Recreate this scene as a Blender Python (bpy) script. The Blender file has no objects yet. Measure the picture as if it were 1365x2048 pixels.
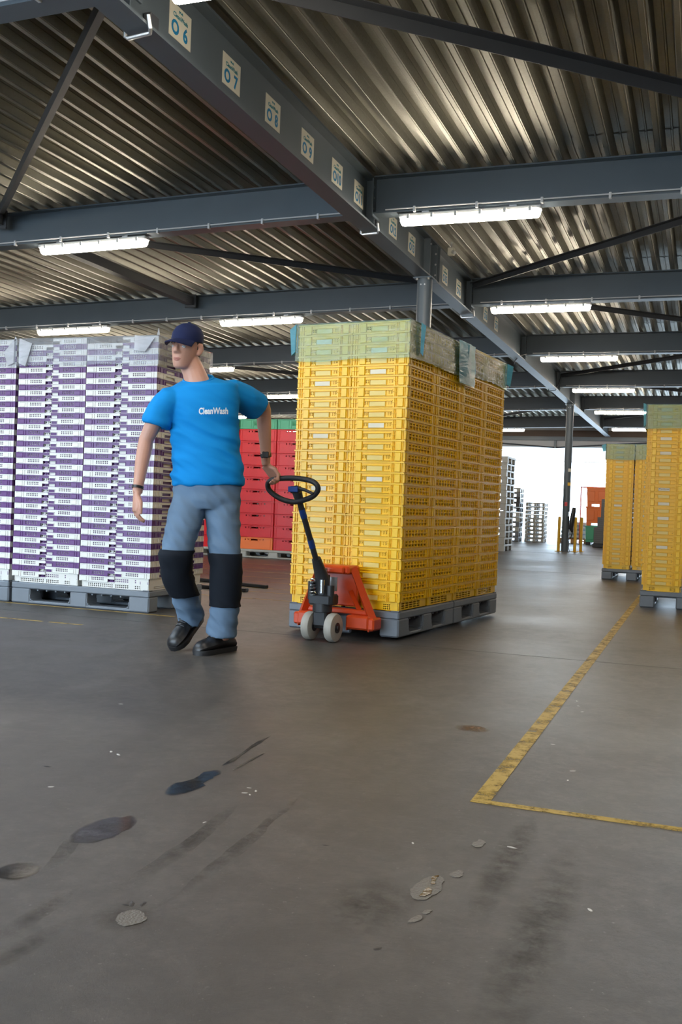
import bpy, bmesh, math, random
import numpy as np
from mathutils import Vector, Matrix, noise
from mathutils.bvhtree import BVHTree

C = bpy.context.scene.collection
SC = bpy.context.scene
random.seed(7)

# ------------------------------------------------------------------ camera
YAW, PITCH, ROLL, FPX, EYE = 0.350269, -0.007524, 0.037871, 1977.7, 0.829
cd = bpy.data.cameras.new('camera'); cam = bpy.data.objects.new('camera', cd); C.objects.link(cam)
cd.sensor_fit = 'VERTICAL'; cd.sensor_height = 36.0; cd.sensor_width = 24.0
cd.lens = FPX * 36.0 / 2048.0; cd.clip_start = 0.05; cd.clip_end = 300
_f = Vector((-math.sin(YAW) * math.cos(PITCH), math.cos(YAW) * math.cos(PITCH), math.sin(PITCH)))
_r = Vector((math.cos(YAW), math.sin(YAW), 0)); _u = _r.cross(_f)
_r2 = math.cos(ROLL) * _r + math.sin(ROLL) * _u
_u2 = -math.sin(ROLL) * _r + math.cos(ROLL) * _u
M = Matrix((_r2, _u2, -_f)).transposed().to_4x4(); M.translation = (0, 0, EYE)
cam.matrix_world = M; SC.camera = cam

# ------------------------------------------------------------------ sky, exposure
SKY = 7.0
w = bpy.data.worlds.new('overcast_sky'); SC.world = w; w.use_nodes = True
bgn = w.node_tree.nodes['Background']; bgn.inputs[0].default_value = (0.66, 0.83, 1.0, 1); bgn.inputs[1].default_value = SKY
LAMP = 40.0
SC.view_settings.view_transform = 'Standard'; SC.view_settings.look = 'None'
SC.view_settings.exposure = 0.52; SC.view_settings.gamma = 1.0; SC.view_settings.use_curve_mapping = False
try:
    SC.cycles.use_denoising = True; SC.cycles.max_bounces = 8; SC.cycles.diffuse_bounces = 4
    SC.cycles.glossy_bounces = 3; SC.cycles.transparent_max_bounces = 10; SC.cycles.transmission_bounces = 3
    SC.cycles.caustics_reflective = False; SC.cycles.caustics_refractive = False
    SC.cycles.sample_clamp_indirect = 6.0
except Exception:
    pass

# ------------------------------------------------------------------ materials
def mat(name, col, rough=0.5, metal=0.0, emit=None, spec=0.5, bump=None, var=None, coat=0.0):
    m = bpy.data.materials.new(name); m.use_nodes = True
    n = m.node_tree.nodes; l = m.node_tree.links; b = n['Principled BSDF']
    b.inputs['Base Color'].default_value = (*col, 1); b.inputs['Roughness'].default_value = rough
    b.inputs['Metallic'].default_value = metal; b.inputs['Specular IOR Level'].default_value = spec
    b.inputs['Coat Weight'].default_value = coat
    if emit:
        b.inputs['Emission Color'].default_value = (*emit[0], 1); b.inputs['Emission Strength'].default_value = emit[1]
    if bump or var:
        tc = n.new('ShaderNodeTexCoord')
    if var:   # (scale, amount)
        nz = n.new('ShaderNodeTexNoise'); nz.inputs['Scale'].default_value = var[0]; nz.inputs['Detail'].default_value = 6
        mx = n.new('ShaderNodeMix'); mx.data_type = 'RGBA'
        k = var[1]
        mx.inputs[6].default_value = (*[c * (1 - k) for c in col], 1)
        mx.inputs[7].default_value = (*[min(1, c * (1 + k)) for c in col], 1)
        l.new(tc.outputs['Object'], nz.inputs['Vector']); l.new(nz.outputs['Fac'], mx.inputs[0]); l.new(mx.outputs[2], b.inputs['Base Color'])
    if bump:  # (scale, strength, distance)
        nb = n.new('ShaderNodeTexNoise'); nb.inputs['Scale'].default_value = bump[0]; nb.inputs['Detail'].default_value = 5
        bp = n.new('ShaderNodeBump'); bp.inputs['Strength'].default_value = bump[1]; bp.inputs['Distance'].default_value = bump[2]
        l.new(tc.outputs['Object'], nb.inputs['Vector']); l.new(nb.outputs['Fac'], bp.inputs['Height']); l.new(bp.outputs['Normal'], b.inputs['Normal'])
    return m

def film_mat(name, tint, body, fac):
    m = bpy.data.materials.new(name); m.use_nodes = True
    n = m.node_tree.nodes; l = m.node_tree.links; n.clear()
    out = n.new('ShaderNodeOutputMaterial'); tr = n.new('ShaderNodeBsdfTransparent'); tr.inputs[0].default_value = (*tint, 1)
    df = n.new('ShaderNodeBsdfDiffuse'); df.inputs[0].default_value = (*body, 1)
    tl = n.new('ShaderNodeBsdfTranslucent'); tl.inputs[0].default_value = (*body, 1)
    gl = n.new('ShaderNodeBsdfGlossy'); gl.inputs['Roughness'].default_value = 0.24
    a1 = n.new('ShaderNodeMixShader'); a1.inputs[0].default_value = 0.35
    a2 = n.new('ShaderNodeMixShader'); a3 = n.new('ShaderNodeMixShader')
    fr = n.new('ShaderNodeFresnel'); fr.inputs[0].default_value = 1.45
    tc = n.new('ShaderNodeTexCoord'); mp = n.new('ShaderNodeMapping'); mp.inputs['Scale'].default_value = (1.6, 1.6, 6); mp.inputs['Rotation'].default_value = (0.15, 0.25, 0)
    nz = n.new('ShaderNodeTexNoise'); nz.inputs['Scale'].default_value = 4; nz.inputs['Detail'].default_value = 4
    nz.inputs['Distortion'].default_value = 1.0
    bp = n.new('ShaderNodeBump'); bp.inputs['Strength'].default_value = 0.4; bp.inputs['Distance'].default_value = 0.02
    mr = n.new('ShaderNodeMapRange'); mr.inputs[1].default_value = 0.3; mr.inputs[2].default_value = 0.75
    mr.inputs[3].default_value = fac * 0.85; mr.inputs[4].default_value = min(1, fac * 1.2)
    l.new(tc.outputs['Object'], mp.inputs[0]); l.new(mp.outputs[0], nz.inputs['Vector'])
    l.new(nz.outputs['Fac'], bp.inputs['Height']); l.new(nz.outputs['Fac'], mr.inputs[0])
    for s in (df, gl, fr): l.new(bp.outputs[0], s.inputs['Normal'])
    l.new(df.outputs[0], a1.inputs[1]); l.new(tl.outputs[0], a1.inputs[2])
    l.new(mr.outputs[0], a2.inputs[0]); l.new(tr.outputs[0], a2.inputs[1]); l.new(a1.outputs[0], a2.inputs[2])
    l.new(fr.outputs[0], a3.inputs[0]); l.new(a2.outputs[0], a3.inputs[1]); l.new(gl.outputs[0], a3.inputs[2])
    l.new(a3.outputs[0], out.inputs[0])
    return m

def worn_paint(name, col, lo, hi):
    m = bpy.data.materials.new(name); m.use_nodes = True
    n = m.node_tree.nodes; l = m.node_tree.links; b = n['Principled BSDF']; out = n['Material Output']
    b.inputs['Base Color'].default_value = (*col, 1); b.inputs['Roughness'].default_value = 0.55
    tc = n.new('ShaderNodeTexCoord'); nz = n.new('ShaderNodeTexNoise'); nz.inputs['Scale'].default_value = 11; nz.inputs['Detail'].default_value = 10; nz.inputs['Roughness'].default_value = 0.78
    mr = n.new('ShaderNodeMapRange'); mr.inputs[1].default_value = lo; mr.inputs[2].default_value = hi
    tr = n.new('ShaderNodeBsdfTransparent'); mx = n.new('ShaderNodeMixShader')
    l.new(tc.outputs['Object'], nz.inputs['Vector']); l.new(nz.outputs['Fac'], mr.inputs[0]); l.new(mr.outputs[0], mx.inputs[0])
    l.new(tr.outputs[0], mx.inputs[1]); l.new(b.outputs[0], mx.inputs[2]); l.new(mx.outputs[0], out.inputs[0])
    return m

def soft_patch(name, col, strength, rough=0.55, edge=0.5):
    m = worn_paint(name, col, 0.42, 0.62)
    n = m.node_tree.nodes; l = m.node_tree.links; n['Principled BSDF'].inputs['Roughness'].default_value = rough
    mx = next(x for x in n if x.type == 'MIX_SHADER'); src = mx.inputs[0].links[0].from_socket
    tc = n.new('ShaderNodeTexCoord'); gr = n.new('ShaderNodeTexGradient'); gr.gradient_type = 'SPHERICAL'
    mp = n.new('ShaderNodeMapping'); mp.inputs['Location'].default_value = (-1.1, -1.1, 0); mp.inputs['Scale'].default_value = (2.2, 2.2, 0)
    mr = n.new('ShaderNodeMapRange'); mr.inputs[1].default_value = 0.0; mr.inputs[2].default_value = edge; mr.inputs[4].default_value = strength
    mu = n.new('ShaderNodeMath'); mu.operation = 'MULTIPLY'; ad = n.new('ShaderNodeMath'); ad.operation = 'MULTIPLY_ADD'; ad.inputs[1].default_value = 0.85 if rough > .3 else 0.6; ad.inputs[2].default_value = 0.15 if rough > .3 else 0.4
    l.new(tc.outputs['Generated'], mp.inputs[0]); l.new(mp.outputs[0], gr.inputs[0]); l.new(gr.outputs['Fac'], mr.inputs[0]); l.new(src, ad.inputs[0])
    l.new(ad.outputs[0], mu.inputs[0]); l.new(mr.outputs[0], mu.inputs[1]); l.new(mu.outputs[0], mx.inputs[0])
    return m

def floor_mat():
    m = bpy.data.materials.new('worn_concrete'); m.use_nodes = True
    n = m.node_tree.nodes; l = m.node_tree.links; b = n['Principled BSDF']
    tc = n.new('ShaderNodeTexCoord')
    def nz(scale, detail, rough=0.6, map_=None, dist=0):
        t = n.new('ShaderNodeTexNoise'); t.inputs['Scale'].default_value = scale; t.inputs['Detail'].default_value = detail
        t.inputs['Roughness'].default_value = rough; t.inputs['Distortion'].default_value = dist
        if map_:
            mp = n.new('ShaderNodeMapping'); mp.inputs['Scale'].default_value = map_[0]; mp.inputs['Rotation'].default_value = (0, 0, map_[1])
            l.new(tc.outputs['Object'], mp.inputs[0]); l.new(mp.outputs[0], t.inputs['Vector'])
        else:
            l.new(tc.outputs['Object'], t.inputs['Vector'])
        return t
    def ramp(src, a, b_, c0, c1):
        r = n.new('ShaderNodeMapRange'); r.inputs[1].default_value = a; r.inputs[2].default_value = b_; r.inputs[3].default_value = c0; r.inputs[4].default_value = c1
        l.new(src, r.inputs[0]); return r.outputs[0]
    def mixc(fac, a, b_):
        x = n.new('ShaderNodeMix'); x.data_type = 'RGBA'; l.new(fac, x.inputs[0])
        for i, v in ((6, a), (7, b_)):
            if isinstance(v, tuple): x.inputs[i].default_value = (*v, 1)
            else: l.new(v, x.inputs[i])
        return x.outputs[2]
    big = nz(0.6, 6, 0.6, dist=0.4)
    base = mixc(ramp(big.outputs['Fac'], 0.3, 0.7, 0, 1), FLOOR_A, FLOOR_B)
    fine = nz(24, 10, 0.85)
    med = nz(7.5, 7, 0.7, dist=0.5)
    base = mixc(ramp(med.outputs['Fac'], 0.44, 0.62, 0.0, 0.7), base, (0.047, 0.041, 0.036))
    base2 = mixc(ramp(fine.outputs['Fac'], 0.42, 0.58, 0.0, 0.75), base, (0.055, 0.050, 0.045))
    streak = nz(1.0, 6, 0.6, ((2.4, 0.42, 1), 0.06), 0.6)
    base3 = mixc(ramp(streak.outputs['Fac'], 0.53, 0.68, 0, 0.62), base2, (0.045, 0.040, 0.035))
    pale = nz(2.2, 7, 0.7, ((1.0, 0.55, 1), 0.5))
    base4 = mixc(ramp(pale.outputs['Fac'], 0.56, 0.74, 0, 0.4), base3, (0.19, 0.175, 0.16))
    spk = nz(90, 3, 0.6)
    base5 = mixc(ramp(spk.outputs['Fac'], 0.66, 0.72, 0, 0.55), base4, (0.26, 0.25, 0.23))
    l.new(base5, b.inputs['Base Color'])
    r1 = ramp(big.outputs['Fac'], 0.3, 0.7, 0.34, 0.5)
    l.new(r1, b.inputs['Roughness'])
    bp = n.new('ShaderNodeBump'); bp.inputs['Strength'].default_value = 0.5; bp.inputs['Distance'].default_value = 0.005
    l.new(fine.outputs['Fac'], bp.inputs['Height']); l.new(bp.outputs[0], b.inputs['Normal'])
    b.inputs['Specular IOR Level'].default_value = 0.5
    return m

def deck_mat():
    m = bpy.data.materials.new('galvanised_deck'); m.use_nodes = True
    n = m.node_tree.nodes; l = m.node_tree.links; b = n['Principled BSDF']
    b.inputs['Metallic'].default_value = 0.9
    tc = n.new('ShaderNodeTexCoord'); mp = n.new('ShaderNodeMapping'); mp.inputs['Scale'].default_value = (14, 0.7, 14)
    nz = n.new('ShaderNodeTexNoise'); nz.inputs['Scale'].default_value = 1.0; nz.inputs['Detail'].default_value = 5
    sp = n.new('ShaderNodeTexNoise'); sp.inputs['Scale'].default_value = 60; sp.inputs['Detail'].default_value = 3
    l.new(tc.outputs['Object'], mp.inputs[0]); l.new(mp.outputs[0], nz.inputs['Vector']); l.new(tc.outputs['Object'], sp.inputs['Vector'])
    mx = n.new('ShaderNodeMix'); mx.data_type = 'RGBA'; mx.inputs[6].default_value = (0.23, 0.225, 0.18, 1); mx.inputs[7].default_value = (0.42, 0.41, 0.36, 1)
    l.new(nz.outputs['Fac'], mx.inputs[0]); l.new(mx.outputs[2], b.inputs['Base Color'])
    mr = n.new('ShaderNodeMapRange'); mr.inputs[1].default_value = 0.3; mr.inputs[2].default_value = 0.7; mr.inputs[3].default_value = 0.38; mr.inputs[4].default_value = 0.55
    l.new(sp.outputs['Fac'], mr.inputs[0]); l.new(mr.outputs[0], b.inputs['Roughness'])
    bp = n.new('ShaderNodeBump'); bp.inputs['Strength'].default_value = 0.15; bp.inputs['Distance'].default_value = 0.004
    l.new(nz.outputs['Fac'], bp.inputs['Height']); l.new(bp.outputs[0], b.inputs['Normal'])
    return m

FLOOR_A, FLOOR_B = (0.070, 0.061, 0.053), (0.128, 0.113, 0.100)
MT = dict(
    floor=floor_mat(), deck=deck_mat(),
    steel=mat('anthracite_paint', (0.092, 0.118, 0.140), 0.42, var=(3, 0.12)),
    brace=mat('brace_paint', (0.045, 0.05, 0.058), 0.45),
    galv=mat('zinc', (0.55, 0.56, 0.57), 0.35, 0.8),
    wall=mat('wall_panel', (0.42, 0.44, 0.46), 0.6, bump=(3, 0.1, 0.01)),
    asphalt=mat('outdoor_concrete', (0.62, 0.62, 0.61), 0.85, var=(1.5, 0.15)),
    lamp_on=mat('lit_diffuser', (0.9, 0.9, 0.88), 0.4, emit=((1.0, 0.88, 0.72), LAMP)),
    lamp_body=mat('lamp_housing', (0.62, 0.62, 0.6), 0.45),
    sign=mat('sign_board', (0.66, 0.63, 0.52), 0.55),
    blue=mat('sign_blue', (0.004, 0.19, 0.40), 0.5),
    teal=mat('sign_teal', (0.02, 0.20, 0.25), 0.5),
    yellow=mat('yellow_plastic', (0.94, 0.56, 0.002), 0.33, var=(30, 0.06)),
    yellow_pale=mat('faded_yellow_plastic', (0.80, 0.60, 0.16), 0.38),
    label=mat('paper_label', (0.78, 0.72, 0.55), 0.5),
    ink=mat('ink', (0.02, 0.02, 0.03), 0.6),
    white=mat('white_plastic', (0.72, 0.71, 0.66), 0.36),
    purple=mat('purple_plastic', (0.098, 0.022, 0.150), 0.34),
    red=mat('red_plastic', (0.70, 0.008, 0.013), 0.30, var=(8, 0.12)),
    orange=mat('orange_plastic', (0.95, 0.21, 0.03), 0.34),
    green=mat('green_plastic', (0.08, 0.42, 0.24), 0.36),
    grey=mat('grey_pallet_plastic', (0.155, 0.175, 0.200), 0.42, var=(12, 0.12), bump=(60, 0.08, 0.002)),
    grey_light=mat('light_grey_pallet_plastic', (0.42, 0.43, 0.40), 0.45, var=(9, 0.12)),
    black_p=mat('black_plastic', (0.016, 0.017, 0.019), 0.4),
    film=film_mat('teal_stretch_film', (0.84, 0.98, 0.90), (0.52, 0.84, 0.80), 0.25),
    film_d=film_mat('teal_stretch_film_folded', (0.55, 0.85, 0.88), (0.16, 0.52, 0.66), 0.75),
    film_w=film_mat('clear_stretch_film', (0.97, 0.98, 1.0), (0.82, 0.84, 0.9), 0.20),
    film_wd=film_mat('clear_stretch_film_folded', (0.9, 0.92, 0.96), (0.82, 0.84, 0.88), 0.62),
    jack=mat('orange_enamel', (0.62, 0.065, 0.012), 0.32, var=(10, 0.15)),
    rubber=mat('black_rubber', (0.014, 0.014, 0.015), 0.55),
    nylon=mat('nylon_wheel', (0.42, 0.40, 0.35), 0.5, var=(20, 0.2)),
    chrome=mat('chrome', (0.7, 0.72, 0.74), 0.18, 1.0),
    iron=mat('dark_iron', (0.05, 0.052, 0.055), 0.42, 0.5),
    bluep=mat('blue_grip', (0.012, 0.045, 0.20), 0.4),
    skin=mat('skin', (0.55, 0.285, 0.20), 0.48, var=(14, 0.08)),
    hair=mat('dark_hair', (0.025, 0.017, 0.012), 0.6, bump=(120, 0.4, 0.004)),
    shirt=mat('blue_cotton', (0.004, 0.235, 0.60), 0.8, spec=0.2, bump=(220, 0.12, 0.001)),
    logo=mat('white_print', (0.75, 0.82, 0.85), 0.6),
    trouser=mat('grey_blue_workwear', (0.135, 0.205, 0.295), 0.85, spec=0.2, bump=(260, 0.12, 0.001)),
    navy=mat('navy_fabric', (0.010, 0.016, 0.060), 0.75, spec=0.2),
    kneep=mat('black_cordura', (0.009, 0.012, 0.018), 0.8, spec=0.2, bump=(300, 0.15, 0.001)),
    shoe=mat('black_leather', (0.012, 0.012, 0.013), 0.38),
    eyew=mat('eye_white', (0.75, 0.73, 0.7), 0.25), iris=mat('iris', (0.03, 0.02, 0.015), 0.2), lip=mat('lips', (0.42, 0.15, 0.12), 0.5),
    bollard=mat('bollard_yellow', (0.72, 0.42, 0.02), 0.5),
    paint=worn_paint('worn_yellow_paint', (0.45, 0.29, 0.04), 0.36, 0.54),
    paint2=worn_paint('thin_yellow_paint', (0.46, 0.30, 0.06), 0.34, 0.52),
    panel_t=None, puddle=soft_patch('water', (0.018, 0.018, 0.019), 1.0, 0.10, 0.22),
    puddle_b=mat('brown_oily_water', (0.050, 0.032, 0.012), 0.10, bump=(70, 0.5, 0.004)),
    foam=mat('foamy_residue', (0.150, 0.135, 0.115), 0.40, bump=(180, 0.8, 0.006)),
    stain=soft_patch('rusty_stain', (0.16, 0.075, 0.016), 0.9),
    damp=soft_patch('damp_patch', (0.050, 0.045, 0.040), 0.30, 0.55, 0.9),
    scrap=mat('pale_scrap', (0.62, 0.60, 0.56), 0.6),
    wood=mat('raw_wood', (0.40, 0.24, 0.12), 0.7, var=(8, 0.2)),
    sack=mat('blue_white_sacks', (0.50, 0.60, 0.68), 0.6),
    tray=mat('dark_grey_trays', (0.12, 0.125, 0.13), 0.5),
    cable=mat('white_cable', (0.62, 0.63, 0.64), 0.45),
    redframe=mat('red_frame', (0.62, 0.03, 0.03), 0.4),
)
def translucent(name, col):
    m = bpy.data.materials.new(name); m.use_nodes = True
    n = m.node_tree.nodes; l = m.node_tree.links; b = n['Principled BSDF']; out = n['Material Output']
    b.inputs['Base Color'].default_value = (*col, 1); b.inputs['Roughness'].default_value = 0.4
    t = n.new('ShaderNodeBsdfTranslucent'); t.inputs[0].default_value = (*col, 1); mx = n.new('ShaderNodeMixShader'); mx.inputs[0].default_value = 0.6
    l.new(b.outputs[0], mx.inputs[1]); l.new(t.outputs[0], mx.inputs[2]); l.new(mx.outputs[0], out.inputs[0])
    return m
MT['panel_t'] = translucent('translucent_sheet', (0.85, 0.88, 0.9))

# ------------------------------------------------------------------ mesh builder
class MB:
    def __init__(s): s.v = []; s.f = []; s.m = []; s.k = 0
    def add(s, vs, fs, xf=None):
        o = len(s.v)
        s.v += [tuple(xf @ Vector(p)) if xf else tuple(p) for p in vs]
        s.f += [tuple(i + o for i in f) for f in fs]; s.m += [s.k] * len(fs)
    def box(s, x0, x1, y0, y1, z0, z1, xf=None):
        s.add([(x0,y0,z0),(x1,y0,z0),(x1,y1,z0),(x0,y1,z0),(x0,y0,z1),(x1,y0,z1),(x1,y1,z1),(x0,y1,z1)],
              [(0,3,2,1),(4,5,6,7),(0,1,5,4),(1,2,6,5),(2,3,7,6),(3,0,4,7)], xf)
    def cbox(s, x0, x1, y0, y1, z0, z1, b=0.006, xf=None):
        b = min(b, (x1-x0)*.45, (y1-y0)*.45, (z1-z0)*.45)
        X, Y, Z = (x0, x1), (y0, y1), (z0, z1); vs = []; ix = {}
        for i in (0,1):
            for j in (0,1):
                for k in (0,1):
                    sx, sy, sz = (1,-1)[i]*b, (1,-1)[j]*b, (1,-1)[k]*b
                    for a, p in enumerate(((X[i], Y[j]+sy, Z[k]+sz), (X[i]+sx, Y[j], Z[k]+sz), (X[i]+sx, Y[j]+sy, Z[k]))):
                        ix[i,j,k,a] = len(vs); vs.append(p)
        fs = []
        for a in range(3):
            for t in (0,1):
                c = [(0,0),(1,0),(1,1),(0,1)]
                def key(p):
                    q = list(p); q.insert(a, t); return ix[q[0],q[1],q[2],a]
                fs.append(tuple(key(p) for p in c))
        for a, b_ in ((0,1),(0,2),(1,2)):
            c = 3 - a - b_
            for ta in (0,1):
                for tb in (0,1):
                    def kk(tc, face):
                        q = [0,0,0]; q[a]=ta; q[b_]=tb; q[c]=tc; return ix[q[0],q[1],q[2],face]
                    fs.append((kk(0,a), kk(1,a), kk(1,b_), kk(0,b_)))
        for i in (0,1):
            for j in (0,1):
                for k in (0,1): fs.append((ix[i,j,k,0], ix[i,j,k,1], ix[i,j,k,2]))
        s.add(vs, fs, xf)
    def loft(s, rings, cap=True, closed=False, xf=None):
        n = len(rings[0]); vs = [p for r in rings for p in r]; fs = []
        R = len(rings)
        for i in range(R if closed else R - 1):
            for j in range(n):
                a, b = i*n + j, i*n + (j+1) % n; c, d = ((i+1) % R)*n + (j+1) % n, ((i+1) % R)*n + j
                fs.append((a, b, c, d))
        if cap and not closed: fs += [tuple(range(n))[::-1], tuple(range((R-1)*n, R*n))]
        s.add(vs, fs, xf)
    def tube(s, pts, r, n=12, cap=True, closed=False, up=(0,0,1), xf=None):
        P = [Vector(p) for p in pts]; N = len(P); rings = []
        rr = r if isinstance(r, (list, tuple)) else [r]*N
        ref = Vector(up)
        for i in range(N):
            a = P[(i-1) % N] if (closed or i > 0) else P[i]; b = P[(i+1) % N] if (closed or i < N-1) else P[i]
            t = (b - a).normalized()
            e1 = ref - t*ref.dot(t)
            if e1.length < 1e-3: e1 = Vector((1,0,0)) - t*t.x
            e1.normalize(); e2 = t.cross(e1); ref = e1
            q = rr[i]; rx, ry = q if isinstance(q, (list, tuple)) else (q, q)
            rings.append([P[i] + e2*math.cos(2*math.pi*k/n)*rx + e1*math.sin(2*math.pi*k/n)*ry for k in range(n)])
        s.loft(rings, cap, closed, xf)
    def ell(s, rings, n=24, xf=None, cap=True):   # rings: (cx, cy, z, rx, ry[, tiltx, tilty])
        R = []
        for q in rings:
            cx, cy, z, rx, ry = q[:5]; tx = q[5] if len(q) > 5 else 0; ty = q[6] if len(q) > 6 else 0
            R.append([(cx+rx*math.cos(2*math.pi*k/n), cy+ry*math.sin(2*math.pi*k/n), z+tx*rx*math.cos(2*math.pi*k/n)+ty*ry*math.sin(2*math.pi*k/n)) for k in range(n)])
        s.loft(R, cap, xf=xf)
    def panel(s, O, U, V, lu, lv, holes=(), t=0.003, xf=None, back=True):
        O, U, V = Vector(O), Vector(U), Vector(V); N = U.cross(V)
        us = sorted({0, lu} | {h[0] for h in holes} | {h[1] for h in holes}); vs_ = sorted({0, lv} | {h[2] for h in holes} | {h[3] for h in holes})
        nu, nv = len(us), len(vs_); V0 = []; F = []
        for side in (0, 1):
            if side and not back: break
            for b in vs_:
                for a in us: V0.append(O + U*a + V*b - N*t*side)
        def hole(i, j):
            a, b = (us[i]+us[i+1])/2, (vs_[j]+vs_[j+1])/2
            return any(h[0] < a < h[1] and h[2] < b < h[3] for h in holes)
        n1 = nu*nv
        for j in range(nv-1):
            for i in range(nu-1):
                if hole(i, j): continue
                q = (j*nu+i, j*nu+i+1, (j+1)*nu+i+1, (j+1)*nu+i)
                F.append(q)
                if back: F.append(tuple(x+n1 for x in q[::-1]))
        s.add(V0, F, xf)
        if back:
            for h in holes:
                c = [O+U*h[0]+V*h[2], O+U*h[1]+V*h[2], O+U*h[1]+V*h[3], O+U*h[0]+V*h[3]]
                s.add(c + [p - N*t for p in c], [(0,4,5,1),(1,5,6,2),(2,6,7,3),(3,7,4,0)], xf)
    def mesh(s, name, mats, sharp=35, recalc=True):
        me = bpy.data.meshes.new(name); me.from_pydata(s.v, [], s.f)
        for m in (mats if isinstance(mats, (list, tuple)) else [mats]): me.materials.append(m)
        if any(s.m): me.polygons.foreach_set('material_index', s.m)
        if recalc:
            bm = bmesh.new(); bm.from_mesh(me); bmesh.ops.recalc_face_normals(bm, faces=bm.faces); bm.to_mesh(me); bm.free()
        if sharp is None: me.shade_flat()
        else:
            me.shade_smooth(); me.set_sharp_from_angle(angle=math.radians(sharp))
        me.update(); return me
    def obj(s, name, mats, parent=None, loc=None, rz=0, sharp=35, recalc=True):
        o = bpy.data.objects.new(name, s.mesh(name, mats, sharp, recalc)); C.objects.link(o)
        if parent: o.parent = parent
        if loc: o.location = loc
        if rz: o.rotation_euler.z = rz
        return o

def tag(o, label=None, cat=None, group=None, kind=None):
    if label: o['label'] = label
    if cat: o['category'] = cat
    if group: o['group'] = group
    if kind: o['kind'] = kind
    return o
def empty(name, loc=(0,0,0), rz=0, label=None, cat=None, group=None):
    o = bpy.data.objects.new(name, None); C.objects.link(o); o.location = loc; o.rotation_euler.z = rz; o.empty_display_size = 0.1
    return tag(o, label, cat, group)
def dup(o, parent=None):
    c = o.copy(); C.objects.link(c)
    for k in ('label', 'group'):
        if parent is None and k in c: del c[k]
    if parent: c.parent = parent
    for ch in list(o.children): dup(ch, c)
    return c
_ones = 'zeroth first second third fourth fifth sixth seventh eighth ninth tenth eleventh twelfth thirteenth fourteenth fifteenth sixteenth seventeenth eighteenth nineteenth'.split()
_tens = {20: ('twenty', 'twentieth'), 30: ('thirty', 'thirtieth'), 40: ('forty', 'fortieth')}
def nth(k):
    if k < 20: return _ones[k]
    d, r = k//10*10, k % 10
    return _tens[d][1] if r == 0 else _tens[d][0] + '-' + _ones[r]
def text_obj(name, body, size, m, parent, matrix, align='CENTER', extrude=0.0006, sx=1.0, bold=0.0):
    cu = bpy.data.curves.new(name, 'FONT'); cu.body = body; cu.size = size; cu.align_x = align; cu.align_y = 'CENTER'; cu.extrude = extrude; cu.resolution_u = 3
    cu.offset = bold
    t = bpy.data.objects.new('t', cu); C.objects.link(t); dg = bpy.context.evaluated_depsgraph_get(); dg.update()
    me = bpy.data.meshes.new_from_object(t.evaluated_get(dg)); bpy.data.objects.remove(t); me.materials.clear(); me.materials.append(m)
    o = bpy.data.objects.new(name, me); C.objects.link(o); o.parent = parent
    o.matrix_local = matrix @ Matrix.Diagonal((sx, 1, 1, 1)); return o

# ------------------------------------------------------------------ setting: floor, roof, walls
GX = -2.765                                   # girder axis
BY = [-2.45, 0.35, 4.12, 7.9, 11.65, 15.5, 19.5, 23.7, 28.4]     # roof beams
def slope(x): return 0.018 * min(0.0, x - GX)
Y0 = -2.6
mb = MB(); mb.box(-18, 7, Y0, 31, -0.2, 0)
fl = tag(mb.obj('floor', MT['floor']), kind='structure', label='worn grey-brown concrete floor with stains and tyre marks')
mb = MB()
for a, b, y, wd in ((-9.0, 6.9, 5.72, .006), (-9.0, 6.9, 13.9, .008), (-9.0, 6.9, 20.4, .008)): mb.box(a, b, y, y+wd, 0.0002, 0.0008)
tag(mb.obj('floor_joint', MT['rubber'], parent=fl), label='thin dark joint sawn across the concrete')
mb = MB(); mb.box(-40, 40, 31, 120, -0.25, -0.05); mb.box(-40, 40, -60, Y0, -0.25, -0.05)
tag(mb.obj('ground', MT['asphalt']), kind='structure', label='bright concrete yard outside the hall')

# corrugated roof deck, ribs along Y
PROF = [(0, 0), (.030, 0), (.033, .004), (.040, .004), (.043, 0), (.060, .055), (.058, .062), (.068, .095), (.108, .095), (.112, .087), (.122, .087), (.126, .095), (.164, .095), (.174, .062), (.172, .055), (.183, 0)]
PIT, ZD = 0.183, 3.585
def deck(x0, x1, ys, dz=0.0, x_off=0.0):
    mb = MB(); pts = []; x = x0 + x_off
    while x < x1:
        for px, pz in PROF[:-1]:
            pts.append((x + px, ZD + pz + slope(x + px) + dz))
        x += PIT
    n = len(pts); vs = [(p[0], y, p[1]) for y in ys for p in pts]
    fs = [(j*n+i, j*n+i+1, (j+1)*n+i+1, (j+1)*n+i) for j in range(len(ys)-1) for i in range(n-1)]
    mb.add(vs, fs); return mb
RL = [(-8.7, -4.2, 2.0, 3.95), (-9.9, -6.75, 4.35, 6.1)]      # rooflights left of the girder: x0, x1, y0, y1
def deck_all():
    xs = [-18.0]
    while xs[-1] < 7: xs.append(xs[-1] + PIT)
    A = MB()
    for i in range(len(xs)-1):
        cuts = sorted((max(Y0, a[2]), a[3]) for a in RL if a[0] < xs[i] + PIT/2 < a[1]); ys = [Y0]
        for a, b in cuts: ys += [a, b]
        ys.append(31)
        for q in range(0, len(ys), 2):
            P = [(xs[i]+px, ZD+pz+slope(xs[i]+px)) for px, pz in PROF]; n = len(P)
            A.add([(p[0], y, p[1]) for y in ys[q:q+2] for p in P], [(j, j+1, n+j+1, n+j) for j in range(n-1)])
    return A
ceil = tag(deck_all().obj('ceiling', MT['deck'], sharp=20, recalc=False), kind='structure', label='corrugated galvanised steel roof deck')
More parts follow.
